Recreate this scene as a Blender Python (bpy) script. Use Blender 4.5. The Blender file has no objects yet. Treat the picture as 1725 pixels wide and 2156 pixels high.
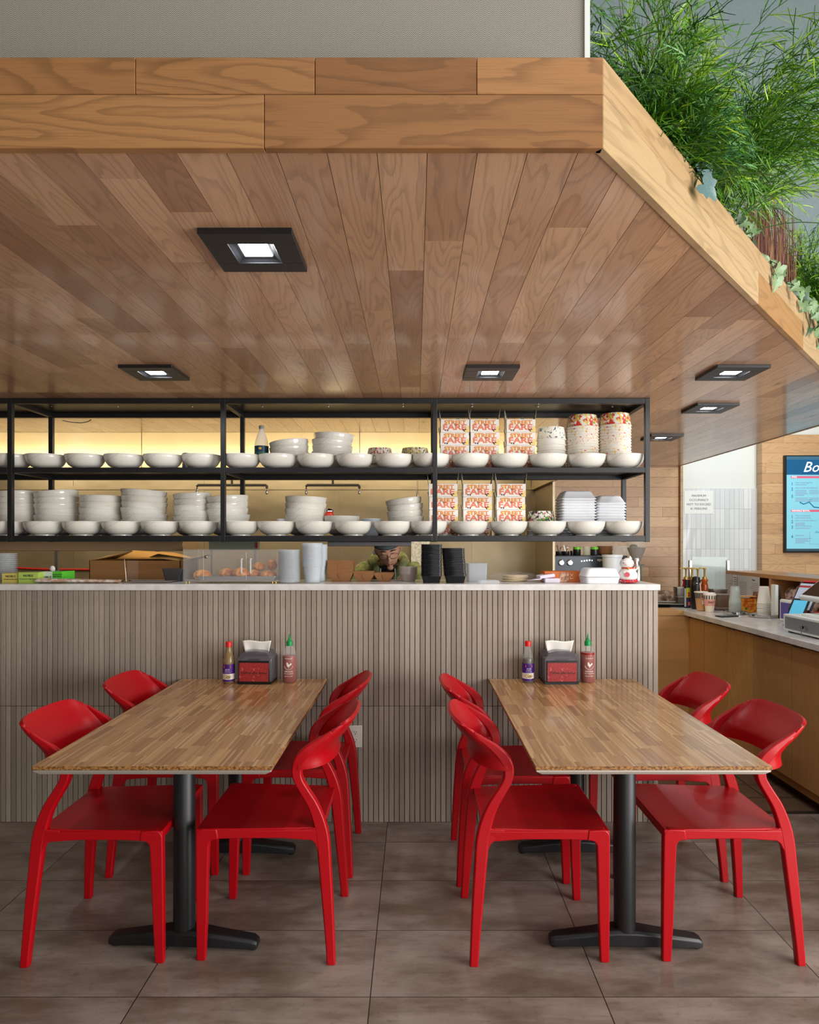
import bpy, bmesh, math, random
from math import sin, cos, pi, radians as R, floor, sqrt, atan2
from mathutils import Vector, Matrix, noise as mnoise

random.seed(7)
S = bpy.context.scene
COL = S.collection
F, U0, V0, CH = 1400.0, 875.0, 1142.0, 1.46      # focal length in pixels, vanishing point, eye height

# ------------------------------------------------------------------ camera
cd = bpy.data.cameras.new('camera'); cam = bpy.data.objects.new('camera', cd); COL.objects.link(cam)
cam.location = (0, 0, CH); cam.rotation_euler = (pi/2, 0, 0)
cd.sensor_fit = 'HORIZONTAL'; cd.sensor_width = 36.0; cd.lens = F/1725*36
cd.shift_x = -(U0-862.5)/1725; cd.shift_y = (V0-1078)/1725
cd.clip_start = 0.05; cd.clip_end = 60
S.camera = cam

# ------------------------------------------------------------------ view, world, lights
vs = S.view_settings
S.display_settings.display_device = 'sRGB'
vs.view_transform = 'Standard'; vs.look = 'None'; vs.gamma = 1.0; vs.use_curve_mapping = False
vs.exposure = 0.10
S.cycles.use_denoising = True
S.cycles.max_bounces = 7; S.cycles.diffuse_bounces = 4; S.cycles.glossy_bounces = 4
S.cycles.transmission_bounces = 7; S.cycles.transparent_max_bounces = 12
S.cycles.caustics_reflective = False; S.cycles.caustics_refractive = False
S.cycles.sample_clamp_indirect = 4.0

W = bpy.data.worlds.new('world'); S.world = W; W.use_nodes = True
W.node_tree.nodes['Background'].inputs[0].default_value = (0.80, 0.88, 1.0, 1)
W.node_tree.nodes['Background'].inputs[1].default_value = 0.13

def area(name, loc, target, sx, sy, power, col=(1, 1, 1), spread=180):
    l = bpy.data.lights.new(name, 'AREA'); l.shape = 'RECTANGLE'; l.size = sx; l.size_y = sy
    l.energy = power; l.color = col; l.spread = R(spread)
    o = bpy.data.objects.new(name, l); COL.objects.link(o)
    o.location = loc; d = Vector(target)-Vector(loc); o.rotation_euler = d.to_track_quat('-Z', 'Y').to_euler()
    return o
# shop windows on the right and behind the photographer
area('window_light_right', (4.3, 0.0, 1.35), (-0.6, 2.9, 1.5), 3.2, 2.3, 290, (1.0, 0.985, 0.96))
area('window_light_back', (2.2, -3.0, 1.4), (0.7, 3.0, 1.8), 4.0, 2.4, 88, (1.0, 0.98, 0.95))
area('dining_ceiling_light', (1.0, 0.1, 3.6), (1.4, 1.4, 2.0), 3.0, 1.4, 9, (1.0, 0.98, 0.95))
# kitchen lights at the pass, in the hood and by the tiled wall
area('pass_fill_light', (-1.4, 4.31, 2.19), (-1.4, 4.85, 1.45), 5.0, 0.12, 30, (1.0, 0.80, 0.48))  # unseen fill added behind the rack to brighten hood front, box flaps and cook
area('hood_lamp', (-1.6, 5.12, 2.18), (-1.6, 5.8, 1.3), 5.0, 0.2, 22, (1.0, 0.84, 0.56))
area('service_light', (3.3, 6.0, 3.1), (3.3, 7.2, 1.3), 1.8, 1.0, 19, (0.97, 1.0, 1.0))

# ------------------------------------------------------------------ helpers
def X(px, y): return (px-U0)*y/F
def Z(py, y): return CH-(py-V0)*y/F
def lin(c):
    return tuple(((v/255)/12.92 if v/255 <= .04045 else ((v/255+.055)/1.055)**2.4) for v in c[:3])+(1.0,)
MATS = {}
def mat(name, c=(200, 200, 200), rough=.5, metal=0., coat=0., trans=0., ior=1.45, alpha=1., emit=None, es=0., spec=.5, sss=0., aniso=0.):
    if name in MATS: return MATS[name]
    m = bpy.data.materials.new(name); m.use_nodes = True
    b = m.node_tree.nodes['Principled BSDF']; i = b.inputs
    i['Base Color'].default_value = lin(c); i['Roughness'].default_value = rough; i['Metallic'].default_value = metal
    i['Coat Weight'].default_value = coat; i['Coat Roughness'].default_value = .08
    i['Transmission Weight'].default_value = trans; i['IOR'].default_value = ior; i['Alpha'].default_value = alpha
    i['Specular IOR Level'].default_value = spec
    if aniso: i['Anisotropic'].default_value = aniso
    if emit: i['Emission Color'].default_value = lin(emit); i['Emission Strength'].default_value = es
    m.diffuse_color = lin(c); MATS[name] = m
    return m
class NT:
    """small node-tree writer"""
    def __init__(s, m): s.m = m; s.t = m.node_tree; s.b = s.t.nodes['Principled BSDF']
    def n(s, typ, **k):
        x = s.t.nodes.new(typ)
        for a, v in k.items(): setattr(x, a, v)
        return x
    def l(s, a, b): s.t.links.new(a, b)
    def put(s, sock, v):
        if hasattr(v, 'is_output') or hasattr(v, 'links'): s.l(v, sock)
        else: sock.default_value = v
    def math(s, op, a, b=0., c=None, clamp=False):
        x = s.n('ShaderNodeMath', operation=op); x.use_clamp = clamp
        s.put(x.inputs[0], a); s.put(x.inputs[1], b)
        if c is not None: s.put(x.inputs[2], c)
        return x.outputs[0]
    def obj(s):
        sp = s.n('ShaderNodeSeparateXYZ'); s.l(s.n('ShaderNodeTexCoord').outputs['Object'], sp.inputs[0]); return sp.outputs
    def vec(s, a, b, c=0.):
        x = s.n('ShaderNodeCombineXYZ'); s.put(x.inputs[0], a); s.put(x.inputs[1], b); s.put(x.inputs[2], c); return x.outputs[0]
    def noise(s, v, sc=1., det=2., rough=.5, dist=0.):
        x = s.n('ShaderNodeTexNoise'); s.l(v, x.inputs['Vector']); x.inputs['Scale'].default_value = sc
        x.inputs['Detail'].default_value = det; x.inputs['Roughness'].default_value = rough; x.inputs['Distortion'].default_value = dist
        return x.outputs['Fac']
    def attr(s, n):
        x = s.n('ShaderNodeAttribute'); x.attribute_name = n; return x.outputs['Fac']
    def mix(s, f, a, b, mode='MIX'):
        x = s.n('ShaderNodeMix', data_type='RGBA', blend_type=mode); s.put(x.inputs[0], f)
        s.put(x.inputs[6], a); s.put(x.inputs[7], b); return x.outputs[2]
    def ss(s, v, a, b, o0=0., o1=1.):
        x = s.n('ShaderNodeMapRange', interpolation_type='SMOOTHSTEP'); s.put(x.inputs[0], v)
        x.inputs[1].default_value = a; x.inputs[2].default_value = b; x.inputs[3].default_value = o0; x.inputs[4].default_value = o1
        return x.outputs[0]
    def bump(s, h, d=.002, st=1.):
        x = s.n('ShaderNodeBump'); s.l(h, x.inputs['Height']); x.inputs['Distance'].default_value = d; x.inputs['Strength'].default_value = st
        s.l(x.outputs[0], s.b.inputs['Normal'])
    def color(s, c): s.l(c, s.b.inputs['Base Color'])

def wood(name, light, dark, al=1, ac=0, rough=.3, coat=.0, K=17., ringd=.30, fib=.12, knots=True, streak=.5, lw=1.3, aw=9.):
    if name in MATS: return MATS[name]
    m = mat(name, light, rough, coat=coat); t = NT(m); o = t.obj()
    seed = t.attr('seed'); tone = t.attr('tone')
    L = t.math('ADD', o[al], t.math('MULTIPLY', seed, 31.7)); A = t.math('ADD', o[ac], t.math('MULTIPLY', seed, 17.3))
    n1 = t.noise(t.vec(t.math('MULTIPLY', L, lw), t.math('MULTIPLY', A, aw), seed), 1., 1.5, .45)
    n1b = t.noise(t.vec(t.math('MULTIPLY', L, 14.), t.math('MULTIPLY', A, 40.), 3.), 1., 2.)
    ph = t.math('ADD', t.math('MULTIPLY', n1, K), t.math('MULTIPLY', n1b, .55))
    fr = t.math('FRACT', ph)
    ring = t.math('MULTIPLY', t.ss(fr, .45, .92), t.ss(fr, .92, 1., 1., 0.))
    fiber = t.noise(t.vec(t.math('MULTIPLY', L, 7.), t.math('MULTIPLY', A, 330.), 0.), 1., 3., .6)
    st = t.ss(t.noise(t.vec(t.math('MULTIPLY', L, 1.7), t.math('MULTIPLY', A, 16.), 7.), 1., 3., .6, .6), .60, .80)
    base = t.mix(tone, lin(light), lin(dark))
    dk = tuple(v*.55 for v in dark); vdk = tuple(v*.32 for v in dark)
    c = t.mix(t.math('MULTIPLY', ring, ringd), base, lin(dk))
    c = t.mix(t.math('MULTIPLY', t.ss(fiber, .45, .75), fib*2), c, lin(dk))
    c = t.mix(t.math('MULTIPLY', st, streak), c, lin(dk))
    if knots:
        vo = t.n('ShaderNodeTexVoronoi'); t.l(t.vec(t.math('MULTIPLY', L, 2.2), t.math('MULTIPLY', A, 6.5), 1.), vo.inputs['Vector']); vo.inputs['Scale'].default_value = 1.
        sel = t.math('GREATER_THAN', vo.outputs['Color'], .62)
        k = t.math('MULTIPLY', t.ss(vo.outputs['Distance'], .02, .075, 1., 0.), sel)
        kh = t.math('MULTIPLY', t.ss(vo.outputs['Distance'], .05, .22, .38, 0.), sel)
        c = t.mix(kh, c, lin(dk)); c = t.mix(k, c, lin(vdk))
    t.color(c); t.bump(fiber, .0004, .3)
    return m

class G:
    """collects geometry for ONE mesh object"""
    def __init__(s): s.v = []; s.f = []; s.mi = []; s.tone = []; s.seed = []; s.cm = 0; s.ct = .5; s.cs = 0.; s.M = None
    def av(s, p):
        if s.M is not None: p = s.M @ Vector(p)
        s.v.append(tuple(p)); return len(s.v)-1
    def af(s, idx): s.f.append(tuple(idx)); s.mi.append(s.cm); s.tone.append(s.ct); s.seed.append(s.cs)
    def poly(s, pts): s.af([s.av(p) for p in pts])
    def box(s, x0, x1, y0, y1, z0, z1):
        i = [s.av(p) for p in ((x0, y0, z0), (x1, y0, z0), (x1, y1, z0), (x0, y1, z0), (x0, y0, z1), (x1, y0, z1), (x1, y1, z1), (x0, y1, z1))]
        for q in ((0, 3, 2, 1), (4, 5, 6, 7), (0, 1, 5, 4), (1, 2, 6, 5), (2, 3, 7, 6), (3, 0, 4, 7)): s.af([i[k] for k in q])
        return s
    def loft(s, rings, closed=True, cap=True):
        R_ = [[s.av(p) for p in r] for r in rings]; n = len(R_[0])
        for a, b in zip(R_[:-1], R_[1:]):
            for k in range(n if closed else n-1): s.af((a[k], a[(k+1) % n], b[(k+1) % n], b[k]))
        if cap and closed: s.af(R_[0][::-1]); s.af(R_[-1])
        return s
    def prism(s, pts, f0, f1):
        """pts 2D; f0/f1 map (u,v)->3D for the two ends"""
        a = [s.av(f0(*p)) for p in pts]; b = [s.av(f1(*p)) for p in pts]; n = len(a)
        s.af(a[::-1]); s.af(b)
        for k in range(n): s.af((a[k], a[(k+1) % n], b[(k+1) % n], b[k]))
        return s
    def lathe(s, prof, n=24, c=(0, 0, 0), cap0=True, cap1=True, sx=1., sy=1., ax='z'):
        rings = []
        for r, z in prof:
            ring = []
            for k in range(n):
                a = 2*pi*k/n; p = (r*cos(a)*sx, r*sin(a)*sy, z)
                if ax == 'y': p = (p[0], p[2], p[1])
                if ax == 'x': p = (p[2], p[0], p[1])
                ring.append((c[0]+p[0], c[1]+p[1], c[2]+p[2]))
            rings.append(ring)
        R_ = [[s.av(p) for p in r] for r in rings]
        for a, b in zip(R_[:-1], R_[1:]):
            for k in range(n): s.af((a[k], a[(k+1) % n], b[(k+1) % n], b[k]))
        if cap0: s.af(R_[0][::-1])
        if cap1: s.af(R_[-1])
        return s
    def sweep(s, pts, rad, n=8, flat=None, up=(0, 0, 1), cap=True, p=1.):
        """tube along pts; rad number or list of radii or (w,h) pairs"""
        P_ = [Vector(q) for q in pts]; rings = []
        for k, q in enumerate(P_):
            d = (P_[min(k+1, len(P_)-1)]-P_[max(k-1, 0)]).normalized()
            u = Vector(up); 
            if abs(d.dot(u)) > .98: u = Vector((1, 0, 0)) if abs(d.x) < .9 else Vector((0, 1, 0))
            a = d.cross(u).normalized(); b = a.cross(d).normalized()
            r = rad[k] if isinstance(rad, list) else rad
            w, h = r if isinstance(r, tuple) else (r, r)
            ring = []
            for j in range(n):
                an = 2*pi*(j+.5)/n; cx, sx_ = cos(an), sin(an)
                cx = math.copysign(abs(cx)**p, cx); sx_ = math.copysign(abs(sx_)**p, sx_)
                ring.append(tuple(q+a*cx*w+b*sx_*h))
            rings.append(ring)
        return s.loft(rings, True, cap)
    def grid(s, fn, nu, nv, closeu=False):
        I = [[s.av(fn(i/nu, j/nv)) for j in range(nv+1)] for i in range(nu if closeu else nu+1)]
        m = len(I)
        for i in range(nu):
            for j in range(nv): s.af((I[i][j], I[(i+1) % m][j], I[(i+1) % m][j+1], I[i][j+1]))
        return s
    def ball(s, c, r, n=16, m=10, fn=None):
        rings = []
        for j in range(1, m):
            t = pi*j/m; rings.append([(c[0]+r[0]*sin(t)*cos(2*pi*k/n), c[1]+r[1]*sin(t)*sin(2*pi*k/n), c[2]-r[2]*cos(t)) for k in range(n)])
        R_ = [[s.av(fn(p) if fn else p) for p in q] for q in rings]
        lo = s.av(fn((c[0], c[1], c[2]-r[2])) if fn else (c[0], c[1], c[2]-r[2])); hi = s.av(fn((c[0], c[1], c[2]+r[2])) if fn else (c[0], c[1], c[2]+r[2]))
        for a, b in zip(R_[:-1], R_[1:]):
            for k in range(n): s.af((a[k], a[(k+1) % n], b[(k+1) % n], b[k]))
        for k in range(n): s.af((lo, R_[0][(k+1) % n], R_[0][k])); s.af((hi, R_[-1][k], R_[-1][(k+1) % n]))
        return s
    def mesh(s, name, mats, smooth=40, attrs=False):
        me = bpy.data.meshes.new(name); me.from_pydata(s.v, [], s.f)
        if not isinstance(mats, (list, tuple)): mats = [mats]
        for m in mats: me.materials.append(m)
        if len(mats) > 1: me.polygons.foreach_set('material_index', s.mi)
        if attrs:
            a = me.attributes.new('tone', 'FLOAT', 'FACE'); a.data.foreach_set('value', s.tone)
            a = me.attributes.new('seed', 'FLOAT', 'FACE'); a.data.foreach_set('value', s.seed)
        if smooth:
            me.polygons.foreach_set('use_smooth', [True]*len(me.polygons)); me.set_sharp_from_angle(angle=R(smooth))
        me.update(); return me
    def obj(s, name, mats, parent=None, loc=(0, 0, 0), rot=(0, 0, 0), bev=0., seg=2, smooth=40, attrs=False, solid=0., sub=0, fix=False):
        me = s.mesh(name, mats, smooth, attrs)
        if fix:
            bm = bmesh.new(); bm.from_mesh(me); bmesh.ops.remove_doubles(bm, verts=bm.verts, dist=1e-5); bmesh.ops.recalc_face_normals(bm, faces=bm.faces); bm.to_mesh(me); bm.free()
        return link(name, me, parent, loc, rot, bev, seg, solid, sub)
def link(name, me, parent=None, loc=(0, 0, 0), rot=(0, 0, 0), bev=0., seg=2, solid=0., sub=0):
    o = bpy.data.objects.new(name, me); COL.objects.link(o); o.location = loc; o.rotation_euler = rot
    if parent: o.parent = parent
    if solid: q = o.modifiers.new('solidify', 'SOLIDIFY'); q.thickness = solid; q.offset = 0
    if sub: q = o.modifiers.new('subsurf', 'SUBSURF'); q.levels = sub; q.render_levels = sub
    if bev: q = o.modifiers.new('bevel', 'BEVEL'); q.width = bev; q.segments = seg; q.limit_method = 'ANGLE'; q.angle_limit = R(38); q.harden_normals = False
    return o
def tag(o, label, cat, group=None):
    o['label'] = label; o['category'] = cat
    if group: o['group'] = group
    return o
def thing(name, label, cat, loc=(0, 0, 0), rz=0., group=None):
    o = bpy.data.objects.new(name, None); COL.objects.link(o); o.empty_display_size = .05
    o.location = loc; o.rotation_euler = (0, 0, rz); return tag(o, label, cat, group)
def struct(o): o['kind'] = 'structure'; return o
def stuff(o): o['kind'] = 'stuff'; return o
def dup(o, loc=None, rot=None, label=None, group=None, parent=None, scale=None):
    kids = [c for c in KIDS(o)]
    c = o.copy(); COL.objects.link(c)
    if parent is not None: c.parent = parent
    if loc is not None: c.location = loc
    if rot is not None: c.rotation_euler = rot
    if scale is not None: c.scale = scale
    if label: c['label'] = label
    if group: c['group'] = group
    for k in kids: dup(k, parent=c)
    return c
def KIDS(o): return [q for q in o.children]
def text(name, s, size, m, parent=None, loc=(0, 0, 0), rot=(pi/2, 0, 0), ext=.0004, align='CENTER', sx=1., wrap=0., shear=0., space=1., bold=0.):
    cu = bpy.data.curves.new(name, 'FONT'); cu.body = s; cu.size = size; cu.extrude = ext; cu.align_x = align; cu.align_y = 'CENTER'
    cu.resolution_u = 2; cu.shear = shear; cu.space_line = space; cu.offset = bold
    tmp = bpy.data.objects.new(name, cu); me = bpy.data.meshes.new_from_object(tmp); bpy.data.objects.remove(tmp); bpy.data.curves.remove(cu)
    me.name = name; me.materials.clear(); me.materials.append(m)
    for v in me.vertices:
        v.co.x *= sx
        if wrap: a = v.co.x/wrap; rr = wrap+v.co.z; v.co.x = rr*sin(a); v.co.z = rr*cos(a)-wrap
    return link(name, me, parent, loc, rot)
def interp(pts, t):
    """Catmull-Rom through pts (tuples), t in 0..1"""
    n = len(pts)-1; u = min(max(t, 0), 1)*n; i = min(int(u), n-1); f = u-i
    p0, p1, p2, p3 = pts[max(i-1, 0)], pts[i], pts[i+1], pts[min(i+2, n)]
    return tuple(.5*((2*b)+(-a+c)*f+(2*a-5*b+4*c-d)*f*f+(-a+3*b-3*c+d)*f**3) for a, b, c, d in zip(p0, p1, p2, p3))
def curve(pts, n): return [interp(pts, k/n) for k in range(n+1)]
def rr(w, h, r, n=4):
    """rounded rectangle centred on 0"""
    P_ = []
    for cx, cy, a0 in ((w/2-r, h/2-r, 0), (-w/2+r, h/2-r, 90), (-w/2+r, -h/2+r, 180), (w/2-r, -h/2+r, 270)):
        for k in range(n+1): a = R(a0+90*k/n); P_.append((cx+r*cos(a), cy+r*sin(a)))
    return P_
ORD = ['first', 'second', 'third', 'fourth', 'fifth', 'sixth', 'seventh', 'eighth', 'ninth', 'tenth', 'eleventh', 'twelfth']

# ================================================================== MATERIALS
M_black = mat('black_metal', (26, 26, 28), .42)
M_blackp = mat('black_plastic', (22, 22, 24), .35)
M_white = mat('white_paint', (228, 232, 228), .55)
M_quartz = mat('quartz', (214, 212, 208), .22)
M_steel = mat('steel', (176, 172, 164), .25, 1.)
M_chrome = mat('chrome', (210, 210, 212), .12, 1.)
def paint_noise(m, c0, c1, sc, lo=.4, hi=.6, vx=1., vy=1., vz=1., bump=0.):
    t = NT(m); o = t.obj(); v = t.vec(t.math('MULTIPLY', o[0], vx), t.math('MULTIPLY', o[1], vy), t.math('MULTIPLY', o[2], vz))
    n = t.noise(v, sc, 4., .6); t.color(t.mix(t.ss(n, lo, hi), lin(c0), lin(c1)))
    if bump: t.bump(n, bump, .5)
    return m
paint_noise(M_quartz, (206, 203, 199), (220, 218, 215), 9.)

WL, WD = (199, 152, 110), (142, 96, 64)
M_ceil = wood('ceiling_planks', (224, 180, 142), (164, 118, 86), al=1, ac=0, rough=.30, coat=.35, ringd=.26)
M_fas = wood('fascia_planks', (178, 128, 80), (134, 88, 48), al=0, ac=2, rough=.45, ringd=.34, K=12.)
M_cham = wood('corner_planks', (188, 160, 120), (166, 122, 74), al=0, ac=2, rough=.40, ringd=.26, K=11.)
M_wwall = wood('wall_planks', (220, 180, 134), (186, 140, 98), al=0, ac=2, rough=.35, ringd=.2, streak=.3)
M_cab = wood('cabinet_veneer', (200, 152, 96), (184, 136, 82), al=2, ac=1, rough=.42, ringd=.10, fib=.10, knots=False, streak=.12, lw=.8, aw=5.)
M_ledge = wood('ledge_wood', (188, 138, 88), (168, 118, 72), al=1, ac=2, rough=.35, ringd=.1, knots=False, streak=.15)

# concrete-look floor tile
M_floor = mat('floor_tile', (112, 98, 88), .34)
t = NT(M_floor); o = t.obj()
px_ = t.math('DIVIDE', t.math('ADD', o[0], .145), .7495); py_ = t.math('DIVIDE', t.math('SUBTRACT', o[1], 2.135), .3673)
def gl(t, v, pitch, w):
    f = t.math('ABSOLUTE', t.math('SUBTRACT', t.math('FRACT', t.math('ADD', v, .5)), .5)); return t.math('LESS_THAN', t.math('MULTIPLY', f, pitch), w)
grout = t.math('MAXIMUM', gl(t, px_, .7495, .0016), gl(t, py_, .3673, .0013))
wn = t.n('ShaderNodeTexWhiteNoise'); t.l(t.vec(t.math('FLOOR', px_), t.math('FLOOR', py_), 0.), wn.inputs[0]); cell = wn.outputs[0]
sh = t.math('MULTIPLY', cell, 9.)
n1 = t.noise(t.vec(t.math('ADD', o[0], sh), t.math('MULTIPLY', o[1], 2.4), sh), 2.6, 5., .62)
n2 = t.noise(t.vec(t.math('MULTIPLY', o[0], 9.), t.math('MULTIPLY', o[1], 70.), sh), 1., 3., .6)
n3 = t.noise(t.vec(o[0], o[1], sh), 26., 4., .7)
c = t.mix(t.ss(n1, .3, .7), lin((112, 95, 82)), lin((162, 148, 138)))
c = t.mix(t.math('MULTIPLY', t.ss(n2, .52, .72), .28), c, lin((92, 76, 64)))
c = t.mix(t.math('MULTIPLY', t.ss(n3, .56, .74), .35), c, lin((84, 70, 60)))
c = t.mix(t.math('MULTIPLY', cell, .12), c, lin((100, 90, 84)))
c = t.mix(grout, c, lin((30, 26, 23))); t.color(c)
t.l(t.math('MULTIPLY_ADD', n1, .25, .26), t.b.inputs['Roughness']); t.bump(n3, .0006, .3)

M_qfloor = mat('quarry_tile', (88, 66, 50), .4)
t = NT(M_qfloor); o = t.obj()
g = t.math('MAXIMUM', gl(t, t.math('DIVIDE', o[0], .2), .2, .004), gl(t, t.math('DIVIDE', t.math('SUBTRACT', o[1], 3.605), .2), .2, .004))
n1 = t.noise(t.vec(o[0], o[1], 0.), 14., 4., .7)
t.color(t.mix(g, t.mix(n1, lin((84, 64, 48)), lin((118, 94, 74))), lin((38, 30, 25))))

M_slat = mat('slat_tile', (140, 124, 110), .5)
t = NT(M_slat); o = t.obj(); sd = t.attr('seed'); tn = t.attr('tone')
fb = t.noise(t.vec(t.math('MULTIPLY', o[0], 300.), sd, t.math('MULTIPLY', o[2], 10.)), 1., 3., .6)
hb = t.noise(t.vec(t.math('MULTIPLY', o[0], 40.), sd, t.math('MULTIPLY', o[2], 420.)), 1., 2., .6)
c = t.mix(tn, lin((176, 163, 149)), lin((140, 127, 115)))
c = t.mix(t.math('MULTIPLY', t.ss(fb, .4, .75), .35), c, lin((112, 98, 86)))
c = t.mix(t.math('MULTIPLY', t.ss(hb, .5, .8), .22), c, lin((196, 184, 170))); t.color(c)
M_grout = mat('slat_gap', (62, 54, 48), .8)

M_herr = mat('herringbone_paper', (130, 126, 120), .75)
t = NT(M_herr); o = t.obj()
tri = t.math('ABSOLUTE', t.math('SUBTRACT', t.math('FRACT', t.math('DIVIDE', o[0], .0184)), .5))
v = t.math('ADD', o[2], t.math('MULTIPLY', tri, .0225))
s_ = t.math('SINE', t.math('MULTIPLY', v, 2*pi/.0043))
c = t.mix(t.ss(s_, -.35, .35), lin((74, 70, 63)), lin((190, 185, 174))); t.color(c)

M_bluewall = mat('linen_wallpaper', (156, 168, 172), .8, spec=.1)
t = NT(M_bluewall); o = t.obj()
n1 = t.noise(t.vec(t.math('MULTIPLY', o[0], 240.), o[1], t.math('MULTIPLY', o[2], 60.)), 1., 2., .5)
n2 = t.noise(t.vec(t.math('MULTIPLY', o[0], 60.), o[1], t.math('MULTIPLY', o[2], 260.)), 1., 2., .5)
t.color(t.mix(t.math('MULTIPLY', t.math('ADD', n1, n2), .5), lin((122, 138, 142)), lin((156, 170, 172))))

M_hood = mat('hood_steel', (196, 184, 156), .34, .75, aniso=.4)
t = NT(M_hood); o = t.obj()
n1 = t.noise(t.vec(t.math('MULTIPLY', o[0], 2.2), 0., t.math('MULTIPLY', o[2], .8)), 1., 2., .5)
n2 = t.noise(t.vec(t.math('MULTIPLY', o[0], 300.), 0., t.math('MULTIPLY', o[2], 4.)), 1., 3., .6)
t.color(t.mix(n1, lin((188, 168, 128)), lin((214, 204, 180))))
t.l(t.math('MULTIPLY_ADD', n2, .15, .26), t.b.inputs['Roughness']); t.bump(n1, .02, .4)
M_splash = mat('splash_steel', (168, 158, 142), .36, .8)
t = NT(M_splash); o = t.obj()
n1 = t.noise(t.vec(t.math('MULTIPLY', o[0], 1.4), 0., t.math('MULTIPLY', o[2], 2.)), 1., 3., .5)
t.color(t.mix(n1, lin((116, 98, 70)), lin((196, 184, 160)))); t.bump(n1, .03, .4)

M_tile = mat('white_tile', (226, 232, 234), .12)
t = NT(M_tile); o = t.obj()
cx, cz = t.math('DIVIDE', o[0], .0518), t.math('DIVIDE', t.math('SUBTRACT', o[2], 2.044), .2185)
g = t.math('MAXIMUM', gl(t, cx, .0518, .0016), gl(t, cz, .2185, .0016))
wn = t.n('ShaderNodeTexWhiteNoise'); t.l(t.vec(t.math('FLOOR', cx), t.math('FLOOR', cz), 0.), wn.inputs[0])
t.color(t.mix(g, t.mix(wn.outputs[0], lin((216, 222, 224)), lin((234, 238, 240))), lin((176, 182, 182))))
t.bump(t.noise(t.vec(t.math('MULTIPLY', o[0], 9.), wn.outputs[0], t.math('MULTIPLY', o[2], 3.)), 1., 1.), .01, .35)

# ================================================================== STRUCTURE
ZC, ZF, YF = 2.288, 2.475, 1.39
CX0, DX, DY = .393, .6572, .7537           # corner of the soffit and direction of its angled edge
XE = 2.87; YE = YF+(XE-CX0)*DY/DX

struct(G().box(-4.6, 5.6, -3.7, 3.59, -.05, 0).obj('floor', M_floor))
struct(G().box(-4.6, 5.6, 3.59, 7.4, -.05, 0).obj('floor', M_qfloor))
struct(G().box(1.268, 5.6, 3.575, 3.605, -.0, .004).obj('trim_1', mat('transition_strip', (54, 44, 36), .4)))

def clip(poly, a, b, c):      # keep a*x+b*y<=c
    out = []
    for i in range(len(poly)):
        p, q = poly[i], poly[(i+1) % len(poly)]; dp, dq = a*p[0]+b*p[1]-c, a*q[0]+b*q[1]-c
        if dp <= 0: out.append(p)
        if (dp < 0) != (dq < 0) and dp != dq:
            f = dp/(dp-dq); out.append((p[0]+(q[0]-p[0])*f, p[1]+(q[1]-p[1])*f))
    return out
rnd = random.Random(11)
g = G()
KNOWN = {-1: [(2.026, .18), (3.55, .95), (9, .3)], 0: [(1.828, .62), (3.27, .25), (9, .5)], 1: [(2.695, .22), (9, .4)],
         2: [(2.066, .45), (9, .62)], 3: [(1.75, .6), (2.76, .1), (9, .6)], 4: [(2.61, .2), (9, .55)], -2: [(2.385, .38), (3.02, .3), (9, .6)],
         -3: [(2.77, .55), (9, .8)], -4: [(1.99, .5), (9, .35)], 5: [(3.4, .5), (9, .4)]}
i = -46
while True:
    x0 = .0251+.1068*i; x1 = x0+.1068
    if x0 > XE: break
    segs = KNOWN.get(i)
    if not segs:
        y = YF-rnd.random()*.9; segs = []
        while y < 7.3: y += rnd.choice([.45, .7, .9, 1.2, 1.5])*(.85+.3*rnd.random()); segs.append((y, min(1, max(0, rnd.gauss(.45, .24)))))
    ya = YF+.01
    for yb, tone in segs:
        yb = min(yb, 7.24)
        if yb <= ya: continue
        p = [(x0+.0007, ya+.0007), (min(x1, XE)-.0007, ya+.0007), (min(x1, XE)-.0007, yb-.0007), (x0+.0007, yb-.0007)]
        p = clip(p, DY, -DX, DY*CX0-DX*YF-.004)
        if len(p) > 2:
            g.ct = tone; g.cs = rnd.random()*5
            a = [g.av((q[0], q[1], ZC)) for q in p]; b = [g.av((q[0], q[1], ZC+.012)) for q in p]; n = len(a)
            g.af(a[::-1])
            for k in range(n): g.af((a[k], a[(k+1) % n], b[(k+1) % n], b[k]))
        ya = yb
    i += 1
struct(g.obj('ceiling', M_ceil, attrs=True, smooth=0))
pl = clip([(-4.6, YF+.01), (XE, YF+.01), (XE, 7.24), (-4.6, 7.24)], DY, -DX, DY*CX0-DX*YF-.006)
struct(G().prism(pl, lambda u, v: (u, v, ZC+.008), lambda u, v: (u, v, ZC+.05)).obj('ceiling', mat('plank_backing', (70, 48, 32), .9), smooth=0))

def fascia(name, m, rows, loc, rot, th=.02):
    g = G()
    for z0, z1, joints in rows:
        for (a, b, tone, seed) in joints:
            g.ct = tone; g.cs = seed; g.box(a+.0006, b-.0006, 0, th, z0+.0006, z1-.0006)
    return struct(g.obj(name, m, loc=loc, rot=rot, attrs=True, smooth=0, bev=.0012, seg=1))
fascia('trim_2', M_fas, [(2.284, 2.397, [(-4.6, -1.9, .5, 1.3), (-1.9, -.3165, .12, 2.71), (-.3165, CX0, .55, .63)]),
       (2.397, ZF, [(-4.6, -1.3, .4, 3.1), (-1.3, -.586, .45, 1.9), (-.586, -.2105, .35, 2.2), (-.2105, .128, .8, .37), (.128, CX0, .12, 4.15)])], (0, YF, 0), (0, 0, 0))
LC = (XE-CX0)/DX
fascia('trim_3', M_cham, [(2.284, 2.397, [(0, 1.211, .1, 1.4), (1.211, 1.924, .95, 2.6), (1.924, 2.7, .2, .8), (2.7, LC, .5, 3.3)]),
       (2.397, ZF, [(0, 1.753, .3, 2.05), (1.753, LC, .25, 4.4)])], (CX0, YF, 0), (0, 0, atan2(DY, DX)))
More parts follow.
